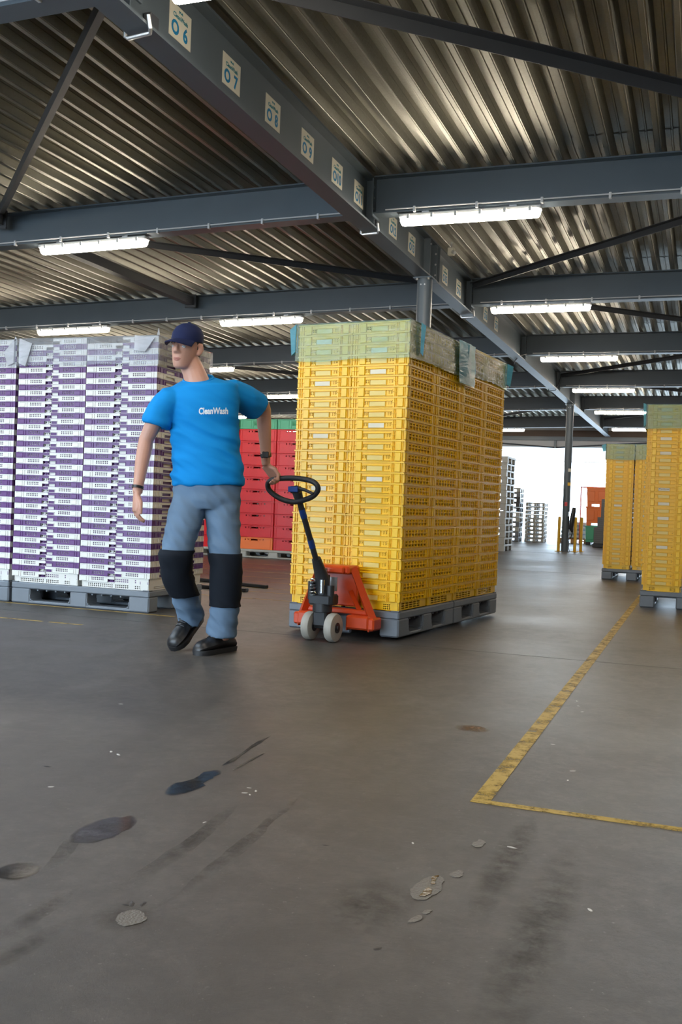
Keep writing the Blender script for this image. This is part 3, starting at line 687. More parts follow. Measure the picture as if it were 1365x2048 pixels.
# ------------------------------------------------------------------ white and purple stepped crates
PP = 0.0424
def step_mesh(m, name, base=False):
    W, L, P, k = .594, .394, PP, .004
    mb = MB()
    for sgn in (1, -1):                                   # the two long faces; the step runs left low, right high on both
        R = Matrix.Identity(4) if sgn > 0 else Matrix.Diagonal((1, -1, 1, 1))
        for half in (0, 1):
            x0, z0 = (-W/2+k, 0) if half == 0 else (0.0, P)
            lu = W/2-k
            off = .0 if half == 0 else .0
            hx = [(.10+.0155*i, .10+.0155*i+.0085) for i in range(7)] if half == 0 else [(.095+.0155*i, .095+.0155*i+.0085) for i in range(7)]
            hs = [(a, b, z, z+.0085) for a, b in hx for z in (.010, .0225)]
            hs.append((lu-.058, lu+.001, -.001, .022) if half == 0 else (-.001, .062, -.001, .022))
            mb.panel((x0, -L/2+k, z0+.001), (1,0,0), (0,0,1), lu, P-.008, hs, .0025, R)
            ya, yb = -L/2+.0005, -L/2+k+.001
            a = -W/2 if half == 0 else 0.0
            mb.box(a, a+W/2, -L/2, -L/2+.010, z0+P-.007, z0+P-.0015, R)
            if half == 0:
                mb.cbox(-W/2+.006, -W/2+.062, ya, yb, .002, P-.008, .002, R); mb.cbox(-W/2+.074, -W/2+.080, ya, yb, .002, P-.008, .001, R)
            else:
                mb.cbox(W/2-.088, W/2-.045, ya, yb, P+.002, 2*P-.008, .002, R)
                for x in (.030, .018): mb.cbox(W/2-x-.002, W/2-x+.002, ya, yb, P+.001, 2*P-.008, .001, R)
            # handle frame beside the step
            xx = (-.058, -.055) if half == 0 else (.059, .062)
            mb.box(xx[0], xx[1], ya, yb, z0+.001, z0+.024, R)
            mb.box(-.058 if half == 0 else 0, 0 if half == 0 else .062, ya, yb, z0+.022, z0+.025, R)
    for sgn in (1, -1):                                   # short faces: right one high, left one low
        R = Matrix.Rotation(math.pi/2 if sgn > 0 else -math.pi/2, 4, 'Z')
        z0 = P if sgn > 0 else 0
        lu = L-2*k
        hs = [(lu/2-.062, lu/2+.062, .004, .024), (.085, .091, .008, .013), (.085, .091, .020, .025), (lu-.091, lu-.085, .008, .013), (lu-.091, lu-.085, .020, .025)]
        mb.panel((-L/2+k, -W/2+k, z0+.001), (1,0,0), (0,0,1), lu, P-.008, hs, .0025, R)
        mb.box(-L/2, L/2, -W/2, -W/2+.010, z0+P-.007, z0+P-.0015, R)
        ya, yb = -W/2+.0005, -W/2+k+.001
        for x in (-.068, .065): mb.box(x, x+.003, ya, yb, z0+.003, z0+.028, R)
        mb.box(-.068, .068, ya, yb, z0+.0255, z0+.0285, R)
        for x in (-.17, -.145, -.095, .095, .145, .17): mb.cbox(x-.004, x+.004, ya, yb, z0+.002, z0+P-.008, .001, R)
        mb.box(-L/2, -L/2+.004, ya, yb+.01, z0, z0+P-.0015, R); mb.box(L/2-.004, L/2, ya, yb+.01, z0, z0+P-.0015, R)
    # tapered nesting body (single skin) with perforated base band
    i0, i1, zb = .008, .016, -.044
    g = [(x, x+.0085, z, z+.0085) for x in list(np.arange(.055, .40, .0165)) + [.45, .467, .484] for z in (.008, .022)]
    gs = [(x, x+.007, z, z+.006) for x in np.arange(.07, .30, .0125) for z in (.010, .022)]
    for sgn in (1, -1):
        R = Matrix.Identity(4) if sgn > 0 else Matrix.Diagonal((1, -1, 1, 1))
        V = Vector((0, -(i1-i0)/(2*P-zb-.004), 1)).normalized()
        mid = [(W/2-i1+x, W/2-i1+x+.010, .010, .019) for x in (-.052, -.035, -.018)]; mid2 = [(x, x+.010, .010, .019) for x in (.008, .025, .042)]
        if base: mid = [q for q in g if q[1] < W/2-i1-.005]; mid2 = [(q[0]-W/2+i1, q[1]-W/2+i1, q[2], q[3]) for q in g if q[0] > W/2-i1+.005]; mid2 += [(q[0], q[1], q[2]+.042, q[3]+.042) for q in mid2 if q[0] < .17]
        mb.panel((-W/2+i1, -L/2+i1, zb), (1,0,0), V, W/2-i1, -zb+.002, mid, .0012, R, back=False)
        mb.panel((0, -L/2+i1, zb), (1,0,0), V, W/2-i1, -zb+P+.002, mid2, .0012, R, back=False)
        R2 = Matrix.Rotation(math.pi/2 if sgn > 0 else -math.pi/2, 4, 'Z')
        mb.panel((-L/2+i1, -W/2+i1, zb), (1,0,0), V, L-2*i1, -zb+.002+(P if sgn > 0 else 0), gs if base else [], .0012, R2, back=False)
        for x in (-W/2+.02, -.03, .21, W/2-.025): mb.box(x, x+.004, -L/2+i1-.004, -L/2+i1, zb+.002, zb+.040, R)
    mb.box(-W/2+i1, W/2-i1, -L/2+i1, L/2-i1, zb, zb+.002)
    return mb.mesh(name, m, 30)
WM, PM, WB = step_mesh(MT['white'], 'white_crate'), step_mesh(MT['purple'], 'purple_crate'), step_mesh(MT['white'], 'white_crate_base', True)
place_pallet(1.195, .80, .155, (-4.285, 6.165+.40, 0), 0, 'grey pallet under the right-hand white and purple stack')
place_pallet(1.195, .80, .155, (-5.505, 6.165+.40, 0), 0, 'grey pallet at the left edge under the white and purple stack')
NP = 41
for ci, (x, y, lab) in enumerate(((-3.985, 6.365, 'right front column of the white-purple load'), (-4.585, 6.365, 'left front column of the white-purple load'),
                                  (-3.985, 6.765, 'right rear column of the white-purple load'), (-5.205, 6.365, 'second-left front column of the white-purple load'), (-5.805, 6.365, 'leftmost front column of the white-purple load'))):
    rnd = random.Random(50+ci)
    for k in range(NP):
        wht = (k % 2 == 0)
        o = bpy.data.objects.new('stepped_crate', WB if k == 0 else (WM if wht else PM)); C.objects.link(o)
        o.location = (x + rnd.uniform(-.0015, .0015), y + rnd.uniform(-.0015, .0015), .155+.046+k*PP)
        tag(o, '%s vented crate, %s up in the %s' % ('white' if wht else 'purple', nth(k+1), lab), 'crate', 'white and purple crates on the left')

# ------------------------------------------------------------------ film hoods over the stacks
def hood(name, fr, x0, x1, y0, y1, zt, drop, m, md, lab, ears, seed=0, amp=.010, out=.010, lift=0.0):
    root = empty(name, fr.translation, fr.to_euler().z, lab, 'film', 'film hoods over the crate stacks')
    x0 -= out; x1 += out; y0 -= out; y1 += out
    per = []; n = 26
    cs = [(x0,y0),(x1,y0),(x1,y1),(x0,y1)]; nr = [(0,-1),(1,0),(0,1),(-1,0)]
    for s in range(4):
        a, b = cs[s], cs[(s+1) % 4]
        for i in range(n):
            t = i/n; e = math.sin(math.pi*t)
            per.append((a[0]+(b[0]-a[0])*t, a[1]+(b[1]-a[1])*t, nr[s], e))
    N = len(per); m_ = 10; vs = []; fs = []
    for j in range(m_+1):
        h = j/m_
        for i, (px, py, nn, e) in enumerate(per):
            w1 = noise.noise(Vector((px*7+seed, py*7, h*1.5))) ; w2 = noise.noise(Vector((px*3+seed*2, py*3+h*2.5, 5)))
            fold = noise.noise(Vector(((px+py)*14 + h*5, h*2.0, seed)))
            d = amp*(.6*w1+.9*w2+.7*fold)*(0.25+.75*h)*(.3+.7*e) + .004*h
            zz = zt - drop*h*(1 + .10*noise.noise(Vector((px*2.2, py*2.2, seed+9)))) + (lift*(1-h)*max(0, w2))
            vs.append((px+nn[0]*d, py+nn[1]*d, zz))
    for j in range(m_):
        for i in range(N): fs.append((j*N+i, j*N+(i+1) % N, (j+1)*N+(i+1) % N, (j+1)*N+i))
    mb = MB(); mb.add(vs, fs); mb.obj('film_skirt', m, root, sharp=60)
    mb = MB(); g = 12; V = []; F = []
    for j in range(g+1):
        for i in range(g+1):
            x, y = x0+(x1-x0)*i/g, y0+(y1-y0)*j/g; ed = (i in (0,g)) or (j in (0,g))
            V.append((x, y, zt + (0 if ed else .004*noise.noise(Vector((x*6, y*6, seed)))+.003)))
    for j in range(g):
        for i in range(g): F.append((j*(g+1)+i, j*(g+1)+i+1, (j+1)*(g+1)+i+1, (j+1)*(g+1)+i))
    mb.add(V, F); mb.obj('film_top', m, root, sharp=60)
    for (ex, ey, dx, dy, up, ln, wd) in ears:       # folded corner gussets
        mb = MB(); a = Vector((ex, ey, zt)); d = Vector((dx, dy, 0)).normalized(); q = Vector((-d.y, d.x, 0))
        tip = a + d*wd + Vector((0,0,up)); low = a + d*wd*.55 - Vector((0,0,ln))
        P = [a + q*.012, a - q*.012, tip, low + q*.010, low - q*.010, a - Vector((0,0,ln*.9)) + q*.014, a - Vector((0,0,ln*.9)) - q*.014]
        mb.add(P, [(0,2,3,5), (1,6,4,2), (0,1,2), (5,3,4,6), (2,4,3)]); mb.obj('folded_corner', md, root, sharp=50)
    return root
zl = LOADZ+.16+.055+26*YP+.006
h1 = hood('film_hood', FL, -.39, .39, 0, .978, zl, .235, MT['film'], MT['film_d'], 'teal film hood over the front half of the jack load',
          [(-.40, -.005, -1, .1, -.03, .20, .055), (.41, .14, .9, .35, -.02, .21, .030)], 1, .016)
h2 = hood('film_hood', FL, -.39, .39, .978, 1.955, zl+.004, .205, MT['film'], MT['film_d'], 'teal film hood over the rear half of the jack load',
          [(.405, .985, 1, -.3, -.01, .26, .03), (.40, 1.96, 1, .5, -.02, .18, .05)], 2, .016)
mb = MB(); V = []; F = []
for j in range(9):
    for i in range(7):
        h = j/8; V.append((.420+.010*noise.noise(Vector((i*.9, j*.8, 3)))+.008*math.sin(i/6*math.pi), .80+.33*i/6+.03*h, zl+.004-.29*h))
for j in range(8):
    for i in range(6): F.append((j*7+i, j*7+i+1, (j+1)*7+i+1, (j+1)*7+i))
mb.add(V, F); mb.obj('overlap_flap', MT['film_d'], h1, sharp=60)
hood('film_hood', F1, .005, .735, 0, 1.0, .150+.052+25*YP*.978+.005, .225, MT['film'], MT['film_d'], 'teal film hood over the nearest right-hand yellow stack', [(-.004, -.004, -1, .2, .012, .21, .028)], 3, .006)
hood('film_hood', F2, .005, .725, 0, 1.0, .138+.050+25*YP*.922+.005, .195, MT['film'], MT['film_d'], 'teal film hood over the farther right-hand yellow stack', [(-.004, -.004, -1, .1, -.02, .10, .055)], 4, .006)
zp = .155+.046+(NP+1)*PP+.004
FP = frame_at(-4.885, 6.165, 0)
hood('film_hood', FP, 0, 1.2, 0, .8, zp, .205, MT['film_w'], MT['film_wd'], 'clear film hood over the right-hand white and purple load', [(1.20, -.004, .35, -.5, .055, .0, .012), (.02, -.014, 1, -.05, -.04, .21, .11), (1.02, -.016, 1, -.03, -.02, .12, .16)], 5, .010)
hood('film_hood', frame_at(-6.105, 6.165, 0), 0, 1.195, 0, .8, zp-.004, .215, MT['film_w'], MT['film_wd'], 'clear film hood over the white and purple load cut by the left edge', [(1.19, -.01, -1, -.05, -.10, .20, .10), (1.195, -.01, .1, -.5, .02, .0, .010)], 6, .012)

# ------------------------------------------------------------------ red and green crates at the back
def e_crate(name, m, h, big_hole=False):
    W, L, k = .595, .395, .006
    mb = MB()
    for sgn in (1, -1):
        for a, (lu, off, yy) in enumerate(((W, -W/2, -L/2), (L, -L/2, -W/2))):
            R = Matrix.Rotation((0 if sgn > 0 else math.pi) + a*math.pi/2, 4, 'Z')
            zc = h*.78
            hs = [(lu/2-.055-k, lu/2+.055-k, zc-.012, zc+.012)] + [(lu/2+s*x-.008-k, lu/2+s*x+.008-k, zc-.010, zc+.010) for s in (-1, 1) for x in (.095, .145)]
            if big_hole: hs = [(lu/2-.07-k, lu/2+.07-k, h*.35, h*.75)]
            mb.panel((off+k, yy+k, .003), (1,0,0), (0,0,1), lu-2*k, h-.006, hs, .004, R)
            mb.cbox(off, off+lu, yy, yy+k+.002, h-.018, h-.001, .002, R); mb.cbox(off, off+lu, yy+.002, yy+k+.001, .0, .014, .002, R)
            for x in (-lu/2, -lu/2+.034, lu/2-.042, lu/2-.008): mb.cbox(x, x+.008, yy+.001, yy+k+.001, .002, h-.004, .002, R)
            for x in (-.07, .062) if not big_hole else (-.12, -.085, .08, .115): mb.cbox(x, x+.006, yy+.002, yy+k+.001, h*.62 if not big_hole else .01, h-.004, .002, R)
    mb.box(-W/2+.008, W/2-.008, -L/2+.008, L/2-.008, .004, .010)
    return mb.mesh(name, m, 30)
RH = .1765
RM, OM, GM = e_crate('red_crate', MT['red'], RH-.002), e_crate('orange_crate', MT['orange'], RH-.002), e_crate('green_crate', MT['green'], .145, True)
RY = 13.2
for i, xc in enumerate((-5.86, -7.08)):
    place_pallet(1.195, .80, .125, (xc, RY+.4, 0), 0, 'pale grey pallet under the %s red crates' % ('right-hand' if i == 0 else 'left-hand'), 'grey_light', 'pallets under the red crates')
for c, xc in enumerate((-5.56, -6.165, -6.78, -7.385)):
    cl = ('right-hand', 'second', 'third', 'left-hand')[c]
    for k in range(10):
        org = (c == 1 and k == 0)
        o = bpy.data.objects.new('stacking_crate', OM if org else RM); C.objects.link(o)
        o.location = (xc, RY+.2+random.uniform(-.004, .004), .126+k*RH)
        tag(o, '%s stacking crate, %s from the bottom in the %s column by the back' % ('orange' if org else 'red', nth(k+1), cl), 'crate', 'red stacking crates at the back')
    o = bpy.data.objects.new('stacking_crate', GM); C.objects.link(o); o.location = (xc, RY+.2, .126+10*RH)
    tag(o, 'green crate lying on top of the %s column of red crates' % cl, 'crate', 'green crates on the red stack')

# ------------------------------------------------------------------ pallet stacks by the far doorway
def flat_pallet_mesh(L, W, H, m, name):
    mb = MB(); mb.cbox(-L/2, L/2, -W/2, W/2, H*.68, H-.004, .006)
    for y in (-W/2+.05, 0, W/2-.05):
        for a, b in ((-L/2, -L/2+.13*L), (-.07*L, .07*L), (L/2-.13*L, L/2)): mb.box(a, b, y-.05, y+.05, .0, H*.70)
        mb.box(-L/2, L/2, y-.05, y+.05, 0, H*.14)
    return mb.mesh(name, m, 30)
def pallet_stack(x, y, L, W, H, n, mats, lab):
    cache = {}
    for k in range(n):
        m = mats[k % len(mats)] if len(mats) != n else mats[k]
        me = cache.setdefault(m, flat_pallet_mesh(L, W, H, MT[m], 'pallet'))
        o = bpy.data.objects.new('empty_pallet', me); C.objects.link(o); o.location = (x + random.uniform(-.01, .01), y, k*H)
        tag(o, '%s pallet, %s from the floor in the %s' % ({'grey_light': 'pale grey', 'grey': 'dark grey', 'black_p': 'black'}[m], nth(k+1), lab), 'pallet', 'empty pallets by the doorway')
pallet_stack(-4.22, 20.55, .9, .9, .139, 14, ['grey_light'], 'stack behind the jack load')
pallet_stack(-5.10, 27.4, .80, .6, .1345, 11, ['grey', 'grey', 'grey_light', 'grey', 'grey_light', 'grey_light', 'black_p', 'black_p', 'black_p', 'grey', 'grey_light'], 'mixed stack left of the doorway')
pallet_stack(-4.33, 27.7, .52, .6, .109, 10, ['grey_light'], 'short stack left of the doorway')

# ------------------------------------------------------------------ bollards and charger at the far column
for x, y, lab in ((-2.88, 21.6, 'left of the far column'), (-2.545, 21.68, 'right of the far column, nearer one'), (-2.455, 22.0, 'right of the far column, farther one')):
    r = empty('bollard', (x, y, 0), label='yellow steel bollard standing ' + lab, cat='bollard', group='bollards round the far column')
    mb = MB(); mb.tube([(0,0,.008), (0,0,.735), (0,0,.75)], [.032, .032, .022], 16); mb.obj('post', MT['bollard'], r)
    mb = MB(); mb.cbox(-.07, .07, -.07, .07, 0, .01, .003); mb.obj('base_plate', MT['bollard'], r)
r = empty('charger_cable', (-2.66, 21.62, 0.0), label='black charger plug and cable hanging beside the far column', cat='charger')
mb = MB(); mb.tube([(.08, 0, .95), (.07, -.01, .86), (.045, -.01, .68), (.03, -.01, .5), (.06, 0, .42)], [(.035,.04), (.045,.05), (.05,.055), (.04,.045), (.015,.02)], 14); mb.obj('plug_body', MT['black_p'], r)
mb = MB(); mb.tube([(.06, 0, .42), (.03, 0, .30), (-.01, 0, .26), (-.03, 0, .33), (-.02, 0, .5), (-.025, 0, .80)], .009, 8); mb.tube([(0, 0, .27), (-.01, 0, .1), (.015, -.02, .012)], .007, 8); mb.obj('cable', MT['rubber'], r)
mb = MB(); mb.cbox(-.045, -.02, -.03, .03, .76, .86, .004); mb.obj('wall_hook', MT['galv'], r)

# ------------------------------------------------------------------ bulk bins, trays and goods beyond the doorway posts
def bulk_bin(x, y, z, m, lab):
    r = empty('bulk_bin', (x, y, z), label=lab, cat='bin', group='bulk bins by the right doorway post')
    W, D, H = .80, .62, .44
    mb = MB()
    rings = []
    for zz, k in ((.08, .96), (H+.06, 1.0)): rings.append([(sx*W/2*k, sy*D/2*k, zz) for sx, sy in ((-1,-1),(1,-1),(1,1),(-1,1))])
    mb.loft(rings, cap=False); ri = [[(p[0]*.94, p[1]*.93, p[2]+.02) for p in q] for q in rings[::-1]]
    mb.loft(ri, cap=False); mb.cbox(-W/2*.96, W/2*.96, -D/2*.96, D/2*.96, .07, .10, .006)
    for xx in (-.28, 0, .28): mb.cbox(xx-.10, xx+.10, -D/2-.004, -D/2+.02, .14, H-.02, .01)
    mb.obj('tub', m, r, sharp=25)
    mb = MB()
    for a, b, c, d in ((-W/2-.01, W/2+.01, -D/2-.012, -D/2+.02), (-W/2-.01, W/2+.01, D/2-.02, D/2+.012), (-W/2-.01, -W/2+.02, -D/2, D/2), (W/2-.02, W/2+.01, -D/2, D/2)): mb.cbox(a, b, c, d, H+.03, H+.075, .005)
    mb.obj('rim', m, r)
    for xx in (-.32, 0, .32):
        mb = MB(); mb.cbox(xx-.06, xx+.06, -D/2+.01, D/2-.01, 0, .08, .006); mb.obj('foot', MT['black_p'] if m is MT['green'] else m, r)
bulk_bin(-2.53, 27.5, 0, MT['green'], 'green bulk bin standing on the floor below two orange bins')
bulk_bin(-2.53, 27.5, .515, MT['orange'], 'orange bulk bin between the green bin and another orange bin')
bulk_bin(-2.53, 27.5, 1.03, MT['orange'], 'topmost orange bulk bin by the right doorway post')
me_t = {}
for k in range(22):
    w_ = .36 if k < 8 else (.30 if k < 13 else .22)
    if w_ not in me_t:
        mb = MB(); W = w_*2; mb.cbox(-W/2, W/2, -.2, .2, 0, .012, .004); mb.cbox(-W/2, W/2, -.2, -.185, .0, .050, .004); mb.cbox(-W/2, W/2, .185, .2, .0, .050, .004); mb.cbox(-W/2, -W/2+.015, -.2, .2, 0, .050, .004); mb.cbox(W/2-.015, W/2, -.2, .2, 0, .050, .004)
        me_t[w_] = mb.mesh('tray', MT['tray'], 30)
    o = bpy.data.objects.new('grey_tray', me_t[w_]); C.objects.link(o); o.location = (-2.17 + (0.02 if k > 7 else 0), 25.6, .10 + k*.0505)
    tag(o, 'dark grey tray, %s from the bottom of the pile before the orange bins' % nth(k+1), 'tray', 'dark grey trays before the orange bins')
mb = MB(); mb.cbox(-.40, .40, -.25, .25, 0, .098, .01); tag(mb.obj('tray_dolly', MT['black_p'], loc=(-2.15, 25.6, 0)), 'dark flat dolly under the pile of grey trays', 'dolly')
r = empty('mesh_gate', (-2.65, 27.95, 0), label='red framed mesh gate behind the orange bins', cat='gate')
mb = MB()
for a, b, c, d in ((-.53, -.50, 0, 1.58), (.50, .53, 0, 1.58)): mb.cbox(a, b, -.015, .015, c, d, .003)
mb.cbox(-.53, .53, -.015, .015, 1.55, 1.58, .003); mb.cbox(-.5, .5, -.015, .015, .05, .08, .003); mb.obj('frame', MT['redframe'], r)
mb = MB()
for k in range(1, 14): x = -.5 + k/14; mb.box(x-.002, x+.002, -.002, .002, .08, 1.55)
for k in range(1, 22): z = .08 + 1.47*k/22; mb.box(-.5, .5, -.002, .002, z-.002, z+.002)
tag(mb.obj('wire_mesh', MT['galv'], r, sharp=None), kind='stuff')
r = empty('wooden_pallet', (-3.35, 28.3, 0), label='wooden pallet on the floor behind the far column', cat='pallet')
for k in range(6): mb = MB(); mb.cbox(-.42, .42, -.38+k*.135, -.38+k*.135+.095, .10, .125, .003); mb.obj('deck_board', MT['wood'], r)
for x in (-.36, 0, .36): mb = MB(); mb.cbox(x-.05, x+.05, -.38, .39, 0, .10, .003); mb.obj('bearer', MT['wood'], r)
for k in range(4):
    mb = MB(); mb.ell([(0,0,0,.30,.22),(0,0,.03,.38,.30),(0,0,.09,.385,.305),(0,0,.12,.30,.22)], 20); o = mb.obj('sack', MT['sack'], loc=(-3.35+.01*k, 28.3, .126+k*.118))
    tag(o, 'pale blue sack, %s from the wooden pallet behind the far column' % nth(k+1), 'sack', 'pale blue sacks on the wooden pallet')

# ------------------------------------------------------------------ floor paint, bars, puddles, scraps
def patch(name, pts, m, z, lab=None, cat=None, parent=None, group=None, th=.0008, kind=None, smooth=4, jit=.018, seed=0):
    P = [Vector((p[0], p[1])) for p in pts]
    rnd = random.Random(seed); Q = P
    for it in range(smooth):
        R = []
        for i in range(len(Q)):
            a, b = Q[i], Q[(i+1) % len(Q)]; d = b - a; nrm = Vector((-d.y, d.x))
            R += [a*.75 + b*.25 + nrm*rnd.uniform(-jit, jit)*8, a*.25 + b*.75 + nrm*rnd.uniform(-jit, jit)*8]
        Q = R
    n = len(Q); mb = MB(); mb.add([(p.x, p.y, z) for p in Q] + [(p.x, p.y, z+th) for p in Q], [tuple(range(n))[::-1], tuple(range(n, 2*n))] + [(i, (i+1) % n, n+(i+1) % n, n+i) for i in range(n)])
    o = mb.obj(name, m, parent, sharp=None); return tag(o, lab, cat, group, kind)
def strip(x0, x1, y0, y1, m, lab, z=.0006):
    mb = MB(); nx = max(1, int((x1-x0)/.15)); ny = max(1, int((y1-y0)/.15)); 
    mb.box(x0, x1, y0, y1, z, z+.0006); return tag(mb.obj('floor_marking', MT[m], parent=fl, sharp=None), label=lab)
strip(-.588, -.535, 2.80, 11.0, 'paint', 'worn yellow line leading to the right-hand stacks')
strip(-.588, 1.6, 2.765, 2.80, 'paint', 'worn thin yellow line crossing to the right')
strip(-5.6, -3.985, 5.34, 5.365, 'paint2', 'thin yellow dash before the white and purple load')
strip(-3.93, -3.68, 5.34, 5.365, 'paint2', 'short yellow dash before the white and purple load')
strip(-6.5, -3.45, 6.10, 6.125, 'paint2', 'yellow line along the foot of the white and purple load')
for y in (7.65, 8.25, 8.62, 9.3, 9.86, 10.62, 11.2, 11.9): strip(-7.5, -3.1 + .1*math.sin(y*5), y, y+.018, 'paint2', 'thin yellow line across the floor behind the worker')
for i, (a, b) in enumerate((((-4.85, 8.95), (-3.88, 8.63)), ((-4.6, 8.24), (-3.87, 8.18)))):
    p, q = Vector((*a, 0)), Vector((*b, 0)); d = (q-p); X = Matrix.Translation(p) @ Matrix.Rotation(math.atan2(d.y, d.x), 4, 'Z')
    mb = MB(); mb.cbox(0, d.length, -.03, .03, 0.001, .035, .006, X); o = tag(mb.obj('steel_bar', MT['iron']), ('longer' if i == 0 else 'shorter') + ' dark bar lying on the floor behind the worker', 'bar')
pu = 'puddles and wet patches on the floor'
patch('puddle', [(-1.385, 2.38), (-1.405, 2.5), (-1.395, 2.62), (-1.375, 2.77), (-1.33, 2.68), (-1.315, 2.56), (-1.33, 2.46)], MT['puddle'], .0004, 'dark puddle in the middle of the floor', 'puddle', group=pu, seed=1)
patch('puddle', [(-1.365, 2.72), (-1.388, 2.87), (-1.405, 3.02), (-1.42, 3.30), (-1.414, 3.30), (-1.392, 3.02), (-1.370, 2.86), (-1.345, 2.74)], MT['puddle'], .0004, 'long thin shiny trickle running from the dark puddle', 'puddle', group=pu, seed=2, jit=.003)
patch('puddle', [(-1.325, 2.72), (-1.335, 2.85), (-1.328, 3.0), (-1.319, 3.0), (-1.324, 2.86), (-1.314, 2.72)], MT['puddle'], .0004, 'short shiny trickle beside the long one', 'puddle', group=pu, seed=3, jit=.003)
patch('puddle', [(-1.425, 1.97), (-1.44, 2.08), (-1.43, 2.17), (-1.355, 2.25), (-1.315, 2.23), (-1.31, 2.1), (-1.325, 2.01), (-1.38, 1.99)], MT['puddle'], .0004, 'blue reflecting puddle at the left', 'puddle', group=pu, seed=4)
patch('puddle', [(-1.43, 1.77), (-1.42, 1.83), (-1.38, 1.85), (-1.34, 1.85), (-1.325, 1.79), (-1.355, 1.745), (-1.40, 1.74)], MT['puddle'], .0004, 'dark puddle at the left edge below the blue one', 'puddle', group=pu, seed=5)
patch('residue', [(-.555, 2.03), (-.55, 2.15), (-.53, 2.19), (-.505, 2.15), (-.505, 2.07), (-.52, 2.02)], MT['foam'], .0004, 'foamy patch holding brown liquid near the yellow corner', 'patch', group=pu, seed=6, jit=.012)
patch('puddle', [(-.54, 2.035), (-.54, 2.09), (-.52, 2.10), (-.515, 2.05)], MT['puddle_b'], .0013, 'brown liquid pool in the near end of the foamy patch', 'puddle', group=pu, seed=7, jit=.014)
patch('puddle', [(-.535, 2.115), (-.535, 2.175), (-.52, 2.175), (-.52, 2.12)], MT['puddle_b'], .0013, 'brown liquid pool in the far end of the foamy patch', 'puddle', group=pu, seed=8, jit=.014)
patch('residue', [(-.51, 2.20), (-.495, 2.235), (-.475, 2.22), (-.48, 2.185), (-.5, 2.18)], MT['foam'], .0004, 'small foamy patch right beside the larger one', 'patch', group=pu, seed=9, jit=.012)
patch('residue', [(-.505, 2.40), (-.50, 2.46), (-.48, 2.46), (-.48, 2.40)], MT['foam'], .0004, 'small pale patch between foamy patch and yellow corner', 'patch', group=pu, seed=10)
patch('residue', [(-.525, 1.90), (-.515, 1.945), (-.50, 1.95), (-.505, 1.91)], MT['foam'], .0004, 'thin pale smear below the foamy patch', 'patch', group=pu, seed=11)
patch('residue', [(-.51, 1.96), (-.50, 1.985), (-.485, 1.985), (-.495, 1.955)], MT['foam'], .0004, 'tiny pale smear just below the foamy patch', 'patch', group=pu, seed=12)
patch('residue', [(-1.05, 1.66), (-1.06, 1.71), (-1.01, 1.73), (-.985, 1.69), (-1.01, 1.65)], MT['foam'], .0004, 'round greyish residue patch at the lower left', 'patch', group=pu, seed=13)
patch('floor_stain', [(-.85, 3.62), (-.86, 3.74), (-.78, 3.76), (-.70, 3.70), (-.74, 3.62)], MT['stain'], .0004, 'rust-brown stain left of the long yellow line', 'stain', group=pu, seed=14)
patch('floor_stain', [(-.66, 1.33), (-.665, 1.37), (-.64, 1.375), (-.635, 1.335)], MT['puddle'], .0004, 'small dark brown stain at the bottom edge', 'stain', group=pu, seed=15)
for i, (x, y, a, b, th, lab) in enumerate(((-1.14, 2.16, .028, .50, .10, 'long damp track in the middle of the floor'), (-1.02, 2.20, .030, .60, .06, 'second damp track right of the first'), (-1.04, 1.69, .085, .085, .2, 'dark damp halo round the round residue patch'),
        (-1.20, 1.62, .026, .20, .12, 'damp streak at the lower left'), (-1.13, 1.50, .03, .16, -.1, 'damp streak near the lower left corner'), (-.27, 1.95, .075, .75, .0, 'broad tyre track at the lower right'), (-1.36, 1.95, .02, .26, .3, 'thin damp streak below the blue puddle'),
        (-.62, 1.95, .12, .22, .2, 'faint damp patch left of the foamy patch'), (-.40, 2.34, .06, .5, .05, 'faint damp band below the yellow corner'))):
    c, s = math.cos(th), math.sin(th)
    patch('floor_stain', [(x + c*a*p - s*b*q, y + s*a*p + c*b*q) for p, q in ((-1,-.6),(-.8,.5),(-.2,1),(.7,.6),(1,-.3),(.3,-1))], MT['damp'], .0002, lab, 'stain', group='damp tracks on the floor', seed=30+i, jit=.004)
me_s = []
for i in range(3):
    mb = MB(); n = 7; P = [(.5*math.cos(6.28*k/n)*random.uniform(.5, 1), .4*math.sin(6.28*k/n)*random.uniform(.5, 1)) for k in range(n)]
    mb.add([(p[0], p[1], .02) for p in P] + [(0, 0, .16)] + [(p[0], p[1], 0) for p in P], [(k, (k+1) % n, n) for k in range(n)] + [(k, n+1+k, n+1+(k+1) % n, (k+1) % n) for k in range(n)]); me_s.append(mb.mesh('scrap', MT['scrap'], None))
blk = [m_.copy() for m_ in me_s]
for m_ in blk: m_.materials[0] = MT['black_p']
wh_pts = [(-1.77, 2.76), (-1.73, 2.74), (-1.70, 2.35), (-2.15, 3.41), (-1.17, 2.27), (-0.49, 4.47), (-0.47, 4.36), (-0.44, 4.24), (-0.47, 3.59), (-0.36, 3.25), (-0.36, 3.13), (-0.19, 2.13), (-0.64, 2.36), (-0.41, 2.44), (-1.19, 2.55), (-1.17, 2.54), (-1.17, 2.58), (-1.20, 2.60)]
bl_pts = [(-1.84, 2.52), (-0.83, 2.25), (-1.07, 1.74), (-1.06, 1.75), (-1.04, 1.76), (-0.54, 1.77), (-0.56, 4.27)]
f4 = 'pale scrap in the cluster of four right of the dark puddle'; d3 = 'dark scrap in the cluster of three above the round residue patch'
